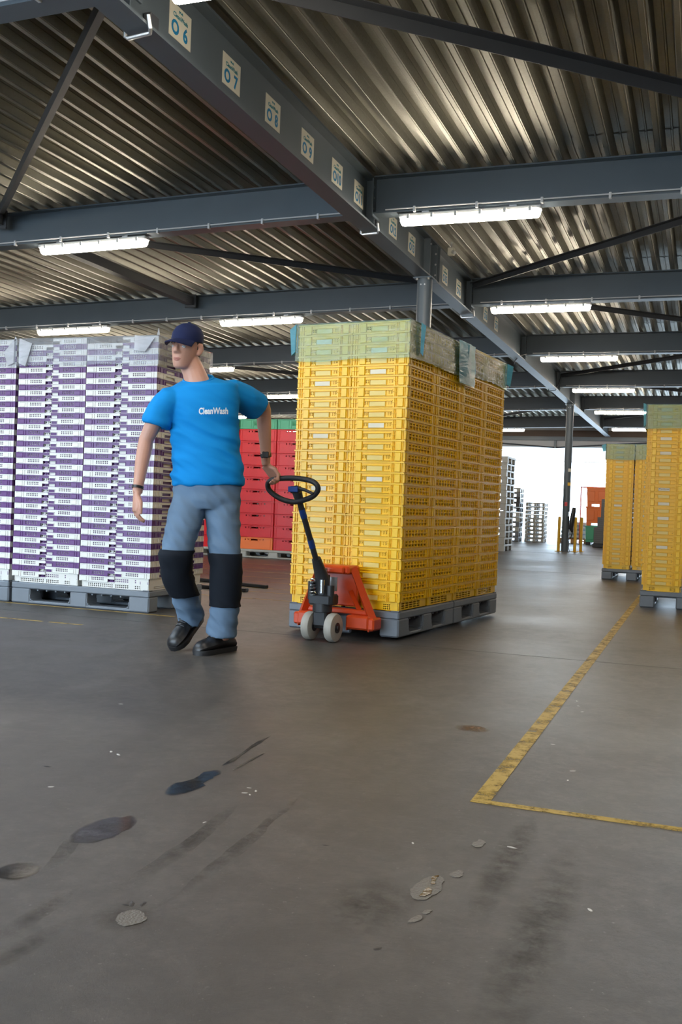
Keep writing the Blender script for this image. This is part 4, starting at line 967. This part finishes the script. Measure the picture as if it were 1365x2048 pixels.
LW = ['pale scrap left of the dark puddle, left one of a pair', 'pale scrap left of the dark puddle, right one of a pair', 'pale scrap on the floor above the blue puddle', 'pale scrap on the open floor before the worker',
      'lone pale scrap right of the blue puddle', 'white scrap right of the long yellow line, farthest of a trail', 'white scrap right of the long yellow line, middle of a trail', 'white scrap right of the long yellow line, nearest of a trail',
      'pale scrap close beside the long yellow line', 'pale scrap above the thin cross line, farther of two', 'pale scrap above the thin cross line, nearer of two', 'pale scrap on the broad tyre track at the lower right',
      'pale scrap left of the small pale patch', 'pale scrap right of the small pale patch', f4, f4, f4, f4]
LB = ['dark scrap at the left, beyond the blue puddle', 'lone dark scrap in the middle of the floor', d3, d3, d3, 'dark scrap below the foamy patch near the bottom', 'dark scrap between the yellow line and the white trail']
for i, (x, y) in enumerate(wh_pts + bl_pts):
    d = i >= len(wh_pts)
    o = bpy.data.objects.new('floor_scrap', (blk if d else me_s)[i % 3]); C.objects.link(o); s = random.uniform(.018, .034) * (1.15 if d else 1)
    o.location = (x, y, .0003); o.rotation_euler.z = random.uniform(0, 6); o.scale = (s, s*.6, s*.25)
    tag(o, (LB[i-len(wh_pts)] if d else LW[i]), 'scrap', 'dark scraps on the floor' if d else 'pale scraps on the floor')

# ------------------------------------------------------------------ pallet jack
JR = empty('pallet_jack', (-2.135, 5.58, 0), -0.1168, 'orange hand pallet jack carrying the yellow crate load', 'pallet jack')
for x in (-.078, .078):
    mb = MB(); rings = []
    for yy, r in ((-.027, .066), (-.024, .082), (-.012, .088), (.012, .088), (.024, .082), (.027, .066)): rings.append([(x+yy, math.cos(2*math.pi*k/28)*r, .088+math.sin(2*math.pi*k/28)*r) for k in range(28)])
    mb.loft(rings); o = mb.obj('steer_wheel', MT['nylon'], JR)
    mb = MB(); mb.tube([(x-.031, 0, .088), (x+.031, 0, .088)], .032, 16); mb.tube([(x-.034, 0, .088), (x+.034, 0, .088)], .012, 10); mb.obj('hub', MT['iron'], o)
mb = MB(); mb.tube([(-.115, 0, .088), (.115, 0, .088)], .014, 10); mb.cbox(-.045, .045, -.04, .04, .09, .185, .01); mb.tube([(0,0,.18), (0,0,.23)], .06, 16); mb.obj('steer_axle', MT['iron'], JR)
mb = MB(); mb.tube([(0,.01,.20), (0,.01,.30), (0,.01,.31), (0,.01,.40)], [.05,.05,.036,.036], 18); mb.cbox(-.075, .075, -.05, .07, .22, .285, .01); mb.tube([(.06,-.02,.23), (.06,-.02,.34)], .024, 12); mb.tube([(-.065,-.03,.25), (-.065,-.03,.36)], .02, 12); mb.obj('pump_unit', MT['iron'], JR)
mb = MB(); mb.tube([(.02,-.052,.295), (.02,-.052,.375)], .016, 12); mb.tube([(0,.01,.40), (0,.01,.44)], .020, 12); mb.obj('piston_rod', MT['chrome'], JR)
mb = MB(); P = [(-.045+.019*math.cos(a), -.045+.019*math.sin(a), .265+a*.0031) for a in np.arange(0, 12*math.pi, .5)]; mb.tube(P, .0035, 6); mb.obj('return_spring', MT['chrome'], JR)
# orange carriage: head box, spread legs, cross bar
mb = MB()
mb.cbox(-.125, .125, .09, .25, .405, .455, .012); mb.cbox(-.125, .125, .215, .25, .20, .43, .008); mb.cbox(-.10, .10, .06, .10, .41, .45, .008)
for s in (-1, 1):
    for a, b, wd in (((s*.115, .17, .445), (s*.245, .20, .125), .032), ((s*.085, .20, .30), (s*.16, .23, .14), .02)):
        p, q = Vector(a), Vector(b); mb.tube([p, p.lerp(q, .5), q], [(wd*.75, wd*1.5), (wd*.8, wd*1.3), (wd, wd*1.1)], 4, up=(0,1,0))
mb.cbox(-.23, .23, .19, .25, .155, .185, .006)
mb.obj('carriage', MT['jack'], JR)
mb = MB(); mb.box(-.05, .05, .083, .089, .30, .385); mb.obj('rating_plate', MT['galv'], JR, sharp=None)
for s in (-1, 1):
    mb = MB(); x = s*.17
    mb.cbox(x-.078, x+.078, .14, 2.08, .118, .132, .005); mb.cbox(x-.078, x-.070, .14, 2.08, .060, .125, .003); mb.cbox(x+.070, x+.078, .14, 2.08, .060, .125, .003)
    mb.cbox(x-.078 + (.0 if s < 0 else 0), x+.078, .13, .22, .07, .155, .012); mb.cbox(s*.245-.035, s*.245+.035, .14, .26, .07, .145, .010)
    fk = mb.obj('fork', MT['jack'], JR)
    mb = MB(); mb.tube([(x-.045, 1.85, .042), (x+.045, 1.85, .042)], .041, 18); mb.obj('load_roller', MT['nylon'], fk)
# tiller with D-handle
mb = MB()
mb.tube([(0, -.005, .30), (0, -.02, .385), (-.006, -.09, .50)], [(.05,.034), (.045,.034), (.028,.028)], 14); mb.tube([(-.006, -.09, .49), (-.018, -.305, .845)], .0175, 14)
tl = mb.obj('tiller_shaft', MT['iron'], JR)
for t in (.22, .72):
    a, b = Vector((-.006,-.09,.49)), Vector((-.018,-.305,.845)); mb = MB(); mb.tube([a.lerp(b, t), a.lerp(b, t+.14)], .0195, 14); mb.obj('blue_sleeve', MT['bluep'], tl)
LP = [(-.150,-.372,.962), (-.03,-.374,.972), (.085,-.372,.962), (.128,-.364,.938), (.132,-.352,.905), (.090,-.338,.866), (.0,-.328,.838), (-.05,-.326,.832), (-.12,-.33,.845), (-.18,-.340,.878), (-.205,-.352,.908), (-.195,-.366,.945)]
def smooth_loop(P, it=2):
    P = [Vector(p) for p in P]
    for _ in range(it):
        R = []
        for i in range(len(P)): a, b = P[i], P[(i+1) % len(P)]; R += [a*.75+b*.25, a*.25+b*.75]
        P = R
    return P
mb = MB(); mb.tube(smooth_loop(LP), .0155, 12, closed=True); mb.obj('loop_handle', MT['rubber'], JR)
mb = MB(); mb.tube([(-.018,-.30,.838), (-.02,-.335,.90), (-.02,-.352,.915)], [.024,.03,.02], 12); mb.cbox(-.055, .02, -.375, -.33, .885, .925, .012); mb.obj('handle_head', MT['iron'], JR)
mb = MB(); mb.tube([(-.02,-.365,.915), (.05,-.368,.905), (.10,-.36,.885)], [.012,.010,.008], 10); mb.obj('release_lever', MT['rubber'], JR)
mb = MB(); mb.cbox(-.052, .012, -.383, -.374, .89, .922, .003); mb.obj('head_label', MT['bluep'], JR)

# ------------------------------------------------------------------ the worker
PR = empty('person', (-2.444, 4.823, 0), YAW, 'worker in blue t-shirt, navy cap and grey-blue trousers pulling the pallet jack', 'person')
def fuse(mb, name, vox, m, parent, smooth=3, fac=.5, disp=None):
    tmp = bpy.data.objects.new('tmp', mb.mesh('tmp', m, None)); C.objects.link(tmp)
    r = tmp.modifiers.new('r', 'REMESH'); r.mode = 'VOXEL'; r.voxel_size = vox
    s = tmp.modifiers.new('s', 'SMOOTH'); s.factor = fac; s.iterations = smooth
    dg = bpy.context.evaluated_depsgraph_get(); dg.update()
    me = bpy.data.meshes.new_from_object(tmp.evaluated_get(dg)); me.name = name
    bpy.data.objects.remove(tmp)
    if disp:
        N = [v.normal.copy() for v in me.vertices]
        for v, n_ in zip(me.vertices, N): v.co += n_*disp(v.co, n_)
    me.materials.clear(); me.materials.append(m); me.shade_smooth()
    o = bpy.data.objects.new(name, me); C.objects.link(o); o.parent = parent; return o
# head placed in the person frame
HM = Matrix.Translation((-.222, -.055, 1.640)) @ Matrix.Rotation(math.radians(-22), 4, 'Z') @ Matrix.Rotation(math.radians(4), 4, 'Y') @ Matrix.Rotation(math.radians(3), 4, 'X')
body = MB()
body.ell([(0,-.055,-.118,.020,.018),(0,-.045,-.108,.038,.040),(0,-.028,-.088,.049,.062),(0,-.016,-.055,.058,.078),(0,-.008,-.02,.066,.087),(0,0,.02,.071,.092),(0,.006,.06,.071,.092),(0,.010,.09,.058,.076),(0,.012,.108,.036,.05),(0,.012,.116,.012,.018)], 28, HM)
body.tube([(0,-.074,.024),(0,-.091,.004),(0,-.102,-.014),(0,-.107,-.026),(0,-.096,-.035)], [(.010,.010),(.010,.010),(.013,.012),(.015,.011),(.012,.007)], 10, xf=HM)
for s in (-1, 1):
    body.tube([(s*.011,-.100,-.030),(s*.016,-.090,-.031)], .0085, 8, xf=HM)
    body.tube([(s*.052,-.066,.022),(s*.030,-.084,.028),(s*.010,-.088,.022)], .010, 8, xf=HM)
    body.tube([(s*.070,.004,.018),(s*.078,.018,.014),(s*.080,.022,-.008),(s*.074,.012,-.032),(s*.068,.002,-.038)], [(.007,.010),(.007,.016),(.007,.017),(.007,.012),(.005,.007)], 8, xf=HM)
body.tube([(-.024,-.074,-.066),(-.012,-.085,-.063),(0,-.088,-.065),(.012,-.085,-.063),(.024,-.074,-.066)], .006, 8, xf=HM)
body.tube([(-.018,-.076,-.075),(0,-.086,-.077),(.018,-.076,-.075)], .007, 8, xf=HM)
body.tube([(-.212,-.040,1.575),(-.185,-.035,1.52),(-.155,-.030,1.44)], [(.056,.058),(.058,.060),(.075,.07)], 18)
# torso core, hidden by the shirt
TZ = math.radians(14)
body.ell([(-.088,-.02,.90,.15,.10),(-.10,-.025,1.10,.14,.095),(-.125,-.03,1.30,.145,.095),(-.14,-.035,1.39,.13,.07),(-.150,-.035,1.44,.07,.055)], 24)
# arms
body.tube([(.0,-.0,1.395),(.055,.05,1.405),(.118,.15,1.388),(.176,.262,1.372)], [.04,.044,.045,.040], 16)
body.tube([(.170,.250,1.385),(.178,.272,1.35),(.182,.290,1.27),(.192,.322,1.14),(.197,.342,1.042)], [.040,.042,.041,.032,(.024,.030)], 16)
body.tube([(-.27,-.070,1.355),(-.322,-.085,1.31),(-.372,-.098,1.23),(-.412,-.10,1.135)], [.04,.044,.046,.038], 16)
body.tube([(-.410,-.098,1.15),(-.415,-.104,1.10),(-.424,-.122,1.02),(-.432,-.148,.91),(-.436,-.160,.85)], [.038,.041,.038,.029,(.023,.029)], 16)
# legs, hidden by the trousers
body.tube([(-.01,-.01,.92),(.0,-.03,.70),(.022,-.05,.52),(.03,-.02,.34),(.018,.02,.07)], [.075,.068,.052,.048,.038], 14)
body.tube([(-.165,-.02,.92),(-.195,-.09,.70),(-.224,-.148,.52),(-.2,-.03,.345),(-.165,.10,.19)], [.075,.068,.052,.048,.038], 14)
def hand(Mh, curl, tcurl, spread=.0, side=1):
    """wrist at origin, fingers along -Z, palm faces +X, thumb towards -Y*side"""
    S = Mh @ Matrix.Diagonal((1, side, 1, 1))
    body.tube([(0,0,.012),(0,0,-.012),(.002,-.002,-.05),(.003,0,-.088),(.003,0,-.097)], [(.028,.020),(.032,.019),(.040,.018),(.042,.015),(.034,.010)], 14, up=(1,0,0), xf=S)
    for y, ln, r in ((-.030,.072,.0088),(-.010,.080,.0092),(.011,.074,.0088),(.030,.058,.0078)):
        p = Vector((.003, y, -.085)); a = .12; P = [p]; segs = (.45, .31, .24)
        for q in range(3):
            a += curl[q]; dv = Vector((math.sin(a), spread*y*6, -math.cos(a)))
            P.append(P[-1] + dv*ln*segs[q])
        body.tube([P[0], P[1], P[1].lerp(P[2], .5), P[2], P[3], P[3] + (P[3]-P[2]).normalized()*.004], [r*1.08, r*1.05, r*.98, r*.98, r*.86, r*.45], 10, up=(0,1,0), xf=S)
    P = [Vector((.004,-.022,-.022)), Vector((.014,-.045,-.048)), Vector((.014+tcurl*.012,-.056+tcurl*.012,-.080)), Vector((.014+tcurl*.030,-.056+tcurl*.026,-.104))]
    body.tube(P + [P[-1] + (P[-1]-P[-2]).normalized()*.005], [.016,.0135,.0105,.0088,.004], 10, up=(1,0,0), xf=S)
def basis(o, z_neg, xh):
    z = -Vector(z_neg).normalized(); x = Vector(xh); x = (x - z*x.dot(z)).normalized(); y = z.cross(x)
    m = Matrix((x, y, z)).transposed().to_4x4(); m.translation = o; return m
hand(basis((-.437,-.162,.845), (-.07,-.10,-1), (.75,.35,0)), (.30,.42,.30), .25)
GA, GB2 = Vector((.222,.366,.955)), Vector((.330,.303,.965))      # grip line on the loop, person frame
hand(basis((.198,.346,1.034), (.71,.11,-.70), (-.389,-.768,-.515)), (.75,1.10,.85), 1.0, side=-1)
fuse(body, 'body', .0042, MT['skin'], PR, 4, .5)
bodyo = bpy.data.objects['body']; HI = HM.inverted()
fbv = BVHTree.FromPolygons([HI @ v.co for v in bodyo.data.vertices], [p_.vertices for p_ in bodyo.data.polygons])
def face_y(x, z):
    h = fbv.ray_cast(Vector((x, -.3, z)), Vector((0, 1, 0))); return h[0].y if h[0] else -.08
for s in (-1, 1):
    ex, ez = s*.031, -.002; ey = face_y(ex, ez) + .0078
    mb = MB(); mb.ell([(ex,ey,ez+z,r,r) for z, r in ((-.0105,.002),(-.0085,.0062),(-.005,.0093),(0,.0106),(.005,.0093),(.0085,.0062),(.0105,.002))], 16, HM); e = mb.obj('eye', MT['eyew'], PR)
    mb = MB(); mb.tube([(ex-.001,ey-.0098,ez),(ex-.001,ey-.0109,ez)], .0050, 12, xf=HM); mb.obj('iris', MT['iris'], e)
    mb = MB(); mb.tube([(ex+dx, face_y(ex+dx, ez+.006+dz)-.0005, ez+.006+dz) for dx, dz in ((-.013,-.004),(-.007,.001),(0,.002),(.007,.001),(.013,-.004))], [.0015,.0026,.003,.0026,.0015], 8, xf=HM); mb.obj('eyelid', MT['skin'], e)
    mb = MB(); mb.tube([(s*x, face_y(s*x, z)-.0005, z) for x, z in ((.014,.016),(.024,.020),(.036,.021),(.048,.015))], [(.002,.003),(.0025,.004),(.0025,.0038),(.0015,.0025)], 8, xf=HM); mb.obj('eyebrow', MT['hair'], PR)
mb = MB(); mb.tube([(x, face_y(x, z)-.0006, z) for x, z in ((-.023,-.066),(-.012,-.0645),(0,-.0655),(.012,-.0645),(.023,-.066))], [.0012,.0032,.0036,.0032,.0012], 8, xf=HM); mb.tube([(x, face_y(x, z)-.0006, z) for x, z in ((-.018,-.0715),(-.008,-.0745),(.008,-.0745),(.018,-.0715))], [.0015,.0036,.0036,.0015], 8, xf=HM); mb.obj('lips', MT['lip'], PR)
mb = MB(); mb.ell([(0,.030,-.058,.040,.050),(0,.026,-.04,.062,.068),(0,.022,-.01,.0705,.080),(0,.016,.03,.0755,.088),(0,.014,.06,.0755,.090)], 26, HM); mb.obj('hair', MT['hair'], PR)
mb = MB(); mb.ell([(0,.004,.030,.0790,.1015),(0,.005,.042,.0800,.1025),(0,.008,.075,.077,.098),(0,.011,.105,.062,.078),(0,.012,.123,.038,.048),(0,.012,.130,.010,.012)], 30, HM); cap = mb.obj('cap', MT['navy'], PR)
mb = MB(); V = []; F = []; nb = 12
for t in range(2):
    for j in range(5):
        for i in range(nb+1):
            a = math.radians(-66 + 132*i/nb); r = j/4
            x = math.sin(a)*(.0795 + .004*r); y = .004 - math.cos(a)*.1015 - .075*r*math.cos(a*.9)
            V.append((x, y, .034 - .020*r - .018*(abs(math.sin(a))**2)*(.4+r*.6) + t*.005))
q = 5*(nb+1)
for t in range(2):
    for j in range(4):
        for i in range(nb): a = t*q + j*(nb+1)+i; F.append((a, a+1, a+nb+2, a+nb+1))
ed = [j*(nb+1) for j in range(5)]; 
loop = list(range(nb+1)) + [(j+1)*(nb+1)-1 for j in range(1, 5)] + [4*(nb+1)+i for i in range(nb-1, -1, -1)] + [j*(nb+1) for j in range(3, 0, -1)]
for k in range(len(loop)): a, b = loop[k], loop[(k+1) % len(loop)]; F.append((a, b, b+q, a+q))
mb.add(V, F, HM); mb.obj('brim', MT['navy'], cap)
mb = MB(); mb.tube([HM @ Vector((0,.012,.128)), HM @ Vector((0,.012,.136))], .008, 10); mb.obj('button', MT['navy'], cap)

# t-shirt
sh = MB()
sh.ell([(-.083,-.022,.905,.192,.132,.03,.0),(-.085,-.022,.93,.192,.133,.03,0),(-.092,-.025,1.04,.184,.128),(-.106,-.030,1.16,.180,.124),(-.122,-.034,1.28,.184,.127,.03,0),(-.132,-.036,1.37,.200,.126,.07,0),(-.136,-.036,1.432,.192,.110,.12,0),(-.146,-.034,1.452,.140,.092,.13,.10),(-.152,-.034,1.470,.098,.080,.12,.30),(-.155,-.034,1.474,.078,.070,.10,.42)], 36)
sh.tube([(-.06,-.02,1.405),(.025,.018,1.415),(.085,.09,1.395),(.138,.172,1.365),(.146,.185,1.358)], [.060,.072,.077,.078,.076], 18)
sh.tube([(-.23,-.06,1.375),(-.295,-.076,1.355),(-.340,-.090,1.29),(-.362,-.099,1.222),(-.364,-.1,1.214)], [.060,.072,.075,.073,.072], 18)
def wrink(freq, amp, tilt=0.0, lo=None):
    def f(co, n_):
        p = Vector((co.x*.6 + tilt*co.z, co.y*.6, co.z*1.6 + tilt*co.x*.8))
        a = noise.noise(p*freq); b = noise.noise(p*freq*2.3 + Vector((7,3,1)))
        k = 1.0 if lo is None else max(.25, min(1, (lo[0]-co.z)/lo[1]))
        return amp*((1-abs(a)*2)*.7 + b*.5)*k
    return f
shirt = fuse(sh, 'shirt', .0075, MT['shirt'], PR, 5, .5, wrink(8.5, .015, .55, (1.50, .28)))
mb = MB(); n = 26; P = [(-.155+.079*math.cos(2*math.pi*k/n), -.034+.071*math.sin(2*math.pi*k/n), 1.475+.008*math.cos(2*math.pi*k/n)+.030*math.sin(2*math.pi*k/n)) for k in range(n)]
mb.tube(P, .0068, 8, closed=True); mb.obj('collar', MT['shirt'], shirt)
# chest print, laid on the cloth
bv = BVHTree.FromPolygons([v.co for v in shirt.data.vertices], [p.vertices for p in shirt.data.polygons])
cu = bpy.data.curves.new('chest_print', 'FONT'); cu.body = 'CleanWash'; cu.size = .046; cu.space_character = 1.0; cu.align_x = 'CENTER'; cu.align_y = 'CENTER'; cu.resolution_u = 3; cu.offset = .0016
to = bpy.data.objects.new('t', cu); C.objects.link(to); dg = bpy.context.evaluated_depsgraph_get(); dg.update()
me = bpy.data.meshes.new_from_object(to.evaluated_get(dg)); bpy.data.objects.remove(to)
bm = bmesh.new(); bm.from_mesh(me); bmesh.ops.subdivide_edges(bm, edges=[e for e in bm.edges if e.calc_length() > .008], cuts=2); bm.to_mesh(me); bm.free()
for v in me.vertices:
    x, z = -.052 + v.co.x*.70, 1.295 + v.co.y + v.co.x*.05
    hit = bv.ray_cast(Vector((x, -1, z)), Vector((0, 1, 0)))
    v.co = (x, (hit[0].y if hit[0] else -.15) - .0022, z)
me.materials.clear(); me.materials.append(MT['logo']); o = bpy.data.objects.new('chest_print', me); C.objects.link(o); o.parent = shirt; tag(o, 'white lettering across the left chest')

# trousers
tr = MB()
tr.ell([(-.085,-.015,.965,.172,.118),(-.085,-.015,.90,.180,.125),(-.088,-.02,.83,.180,.122),(-.092,-.03,.78,.150,.10)], 30)
LLEG = [((-.005,-.01,.88),.096),((.0,-.025,.76),.094),((.012,-.040,.64),.086),((.028,-.055,.52),.078),((.034,-.045,.42),.074),((.034,-.025,.30),.071),((.025,-.0,.20),.076),((.014,.018,.13),.080),((.012,.022,.098),.082)]
RLEG = [((-.170,-.02,.88),.096),((-.186,-.06,.76),.092),((-.206,-.108,.64),.084),((-.226,-.150,.53),.076),((-.221,-.095,.43),.071),((-.202,-.025,.335),.066),((-.180,.055,.24),.066),((-.166,.105,.175),.070),((-.163,.114,.165),.070)]
for leg in (LLEG, RLEG): tr.tube([p for p, _ in leg], [r for _, r in leg], 20)
def tw(co, n_):
    p = Vector((co.x, co.y, co.z*1.7 + co.x*1.2)); low = 1.15 if co.z < .24 else 1.0
    return .011*low*((1-abs(noise.noise(p*8))*2)*.6 + noise.noise(p*17)*.5)
trouser = fuse(tr, 'trousers', .0075, MT['trouser'], PR, 5, .5, tw)
def knee_pad(leg, i0, t0, i1, t1, yaw, lab):
    P = [Vector(p) for p, _ in leg]; R = [r for _, r in leg]
    pts = [(P[i0].lerp(P[i0+1], t0), R[i0]*(1-t0)+R[i0+1]*t0)] + [(P[i], R[i]) for i in range(i0+1, i1+1)] + [(P[i1].lerp(P[i1+1], t1), R[i1]*(1-t1)+R[i1+1]*t1)]
    F_ = []; V = []; n = 18
    dense = []
    for a, b in zip(pts, pts[1:]):
        for s in range(4): dense.append((a[0].lerp(b[0], s/4), a[1]*(1-s/4)+b[1]*s/4))
    dense.append(pts[-1])
    for t in (0, 1):
        for p, r in dense:
            for k in range(n+1):
                a = yaw + math.radians(-112 + 224*k/n); rr = r + .003 + .008*t
                V.append((p.x + rr*math.sin(a), p.y - rr*math.cos(a), p.z))
    m_ = len(dense); q = m_*(n+1)
    for t in (0, 1):
        for j in range(m_-1):
            for k in range(n): a = t*q + j*(n+1)+k; F_.append((a, a+1, a+n+2, a+n+1))
    lp = list(range(n+1)) + [(j+1)*(n+1)-1 for j in range(1, m_)] + [(m_-1)*(n+1)+k for k in range(n-1, -1, -1)] + [j*(n+1) for j in range(m_-2, 0, -1)]
    for k in range(len(lp)): a, b = lp[k], lp[(k+1) % len(lp)]; F_.append((a, b, b+q, a+q))
    tv = BVHTree.FromPolygons([v.co for v in trouser.data.vertices], [p_.vertices for p_ in trouser.data.polygons])
    for i_, v_ in enumerate(V):
        co_, no_, _, _ = tv.find_nearest(Vector(v_)); V[i_] = tuple(co_ + no_*(.003 if i_ < q else .011))
    mb = MB(); mb.add(V, F_); return tag(mb.obj('knee_pad', MT['kneep'], trouser, sharp=60), lab)
knee_pad(LLEG, 2, .80, 5, .45, math.radians(8), 'black knee pad of the standing leg')
knee_pad(RLEG, 2, .75, 5, .30, math.radians(-15), 'black knee pad of the trailing leg')

# shoes
def shoe(Mx, lab):
    mb = MB(); S = [(0,.028,.070),(.04,.037,.100),(.10,.040,.112),(.14,.042,.108),(.18,.047,.092),(.22,.052,.082),(.26,.049,.074),(.285,.037,.058),(.297,.020,.036)]
    rings = [[(w*math.cos(a)*(1 if math.sin(a) < .3 else .86), -.145+t, .016+(h-.016)*(.5+.5*math.sin(a))) for a in [2*math.pi*k/18 for k in range(18)]] for t, w, h in S]
    mb.loft(rings, xf=Mx); o = tag(mb.obj('shoe', MT['shoe'], PR), lab)
    mb = MB(); out = [(0,.026),(.02,.036),(.10,.042),(.16,.046),(.22,.056),(.265,.051),(.290,.034),(.304,.012)]
    for z0, z1, g in ((0, .012, 0), (.012, .026, .003)):
        pts = [(w+g, -.147+t) for t, w in out] + [(-w-g, -.147+t) for t, w in out[::-1]]
        n = len(pts); mb.add([(x, y, z0) for x, y in pts] + [(x, y, z1) for x, y in pts], [tuple(range(n))[::-1], tuple(range(n, 2*n))] + [(i, (i+1) % n, n+(i+1) % n, n+i) for i in range(n)], Mx)
    mb.obj('sole', MT['rubber'], o)
    for k, (t, h) in enumerate(((.125,.113),(.145,.110),(.165,.103),(.185,.094))):
        mb = MB(); mb.tube([(-.026, -.145+t, h-.010), (0, -.145+t+.004, h+.003), (.026, -.145+t, h-.010)], .0032, 6, xf=Mx); mb.obj('lace', MT['iron'], o)
    mb = MB(); mb.tube([(.030*math.cos(a), -.085+.045*math.sin(a), .106) for a in [2*math.pi*k/20 for k in range(20)]], .010, 8, closed=True, xf=Mx); mb.obj('ankle_collar', MT['shoe'], o)
    return o
ang = math.atan2(-.22, -.153)     # toe direction of the planted foot
shoe(Matrix.Translation((-.012,-.008,0)) @ Matrix.Rotation(ang - math.pi/2, 4, 'Z'), 'black work shoe standing flat on the floor')
heel, toe = Vector((-.135,.200,.150)), Vector((-.232,-.020,.012))
d = (toe-heel).normalized(); sx = Vector((-d.y, d.x, 0)).normalized()*-1; up = sx.cross(d); 
if up.z < 0: sx = -sx; up = sx.cross(d)
Mx = Matrix((sx, d, up)).transposed().to_4x4(); Mx.translation = (heel+toe)/2
shoe(Mx, 'black work shoe of the trailing leg, heel lifted')
# watch and wristband
mb = MB(); mb.tube([(.194,.333,1.110),(.197,.338,1.086)], [(.030,.036),(.030,.036)], 20); wt = tag(mb.obj('wrist_watch', MT['black_p'], PR), 'dark watch on the left wrist')
mb = MB(); mb.cbox(.176, .214, .293, .304, 1.080, 1.116, .004); mb.obj('watch_face', MT['black_p'], wt)
mb = MB(); mb.tube([(-.4345,-.1535,.885),(-.4355,-.1565,.872)], [(.030,.036),(.029,.035)], 20); tag(mb.obj('wristband', MT['black_p'], PR), 'black band on the right wrist')
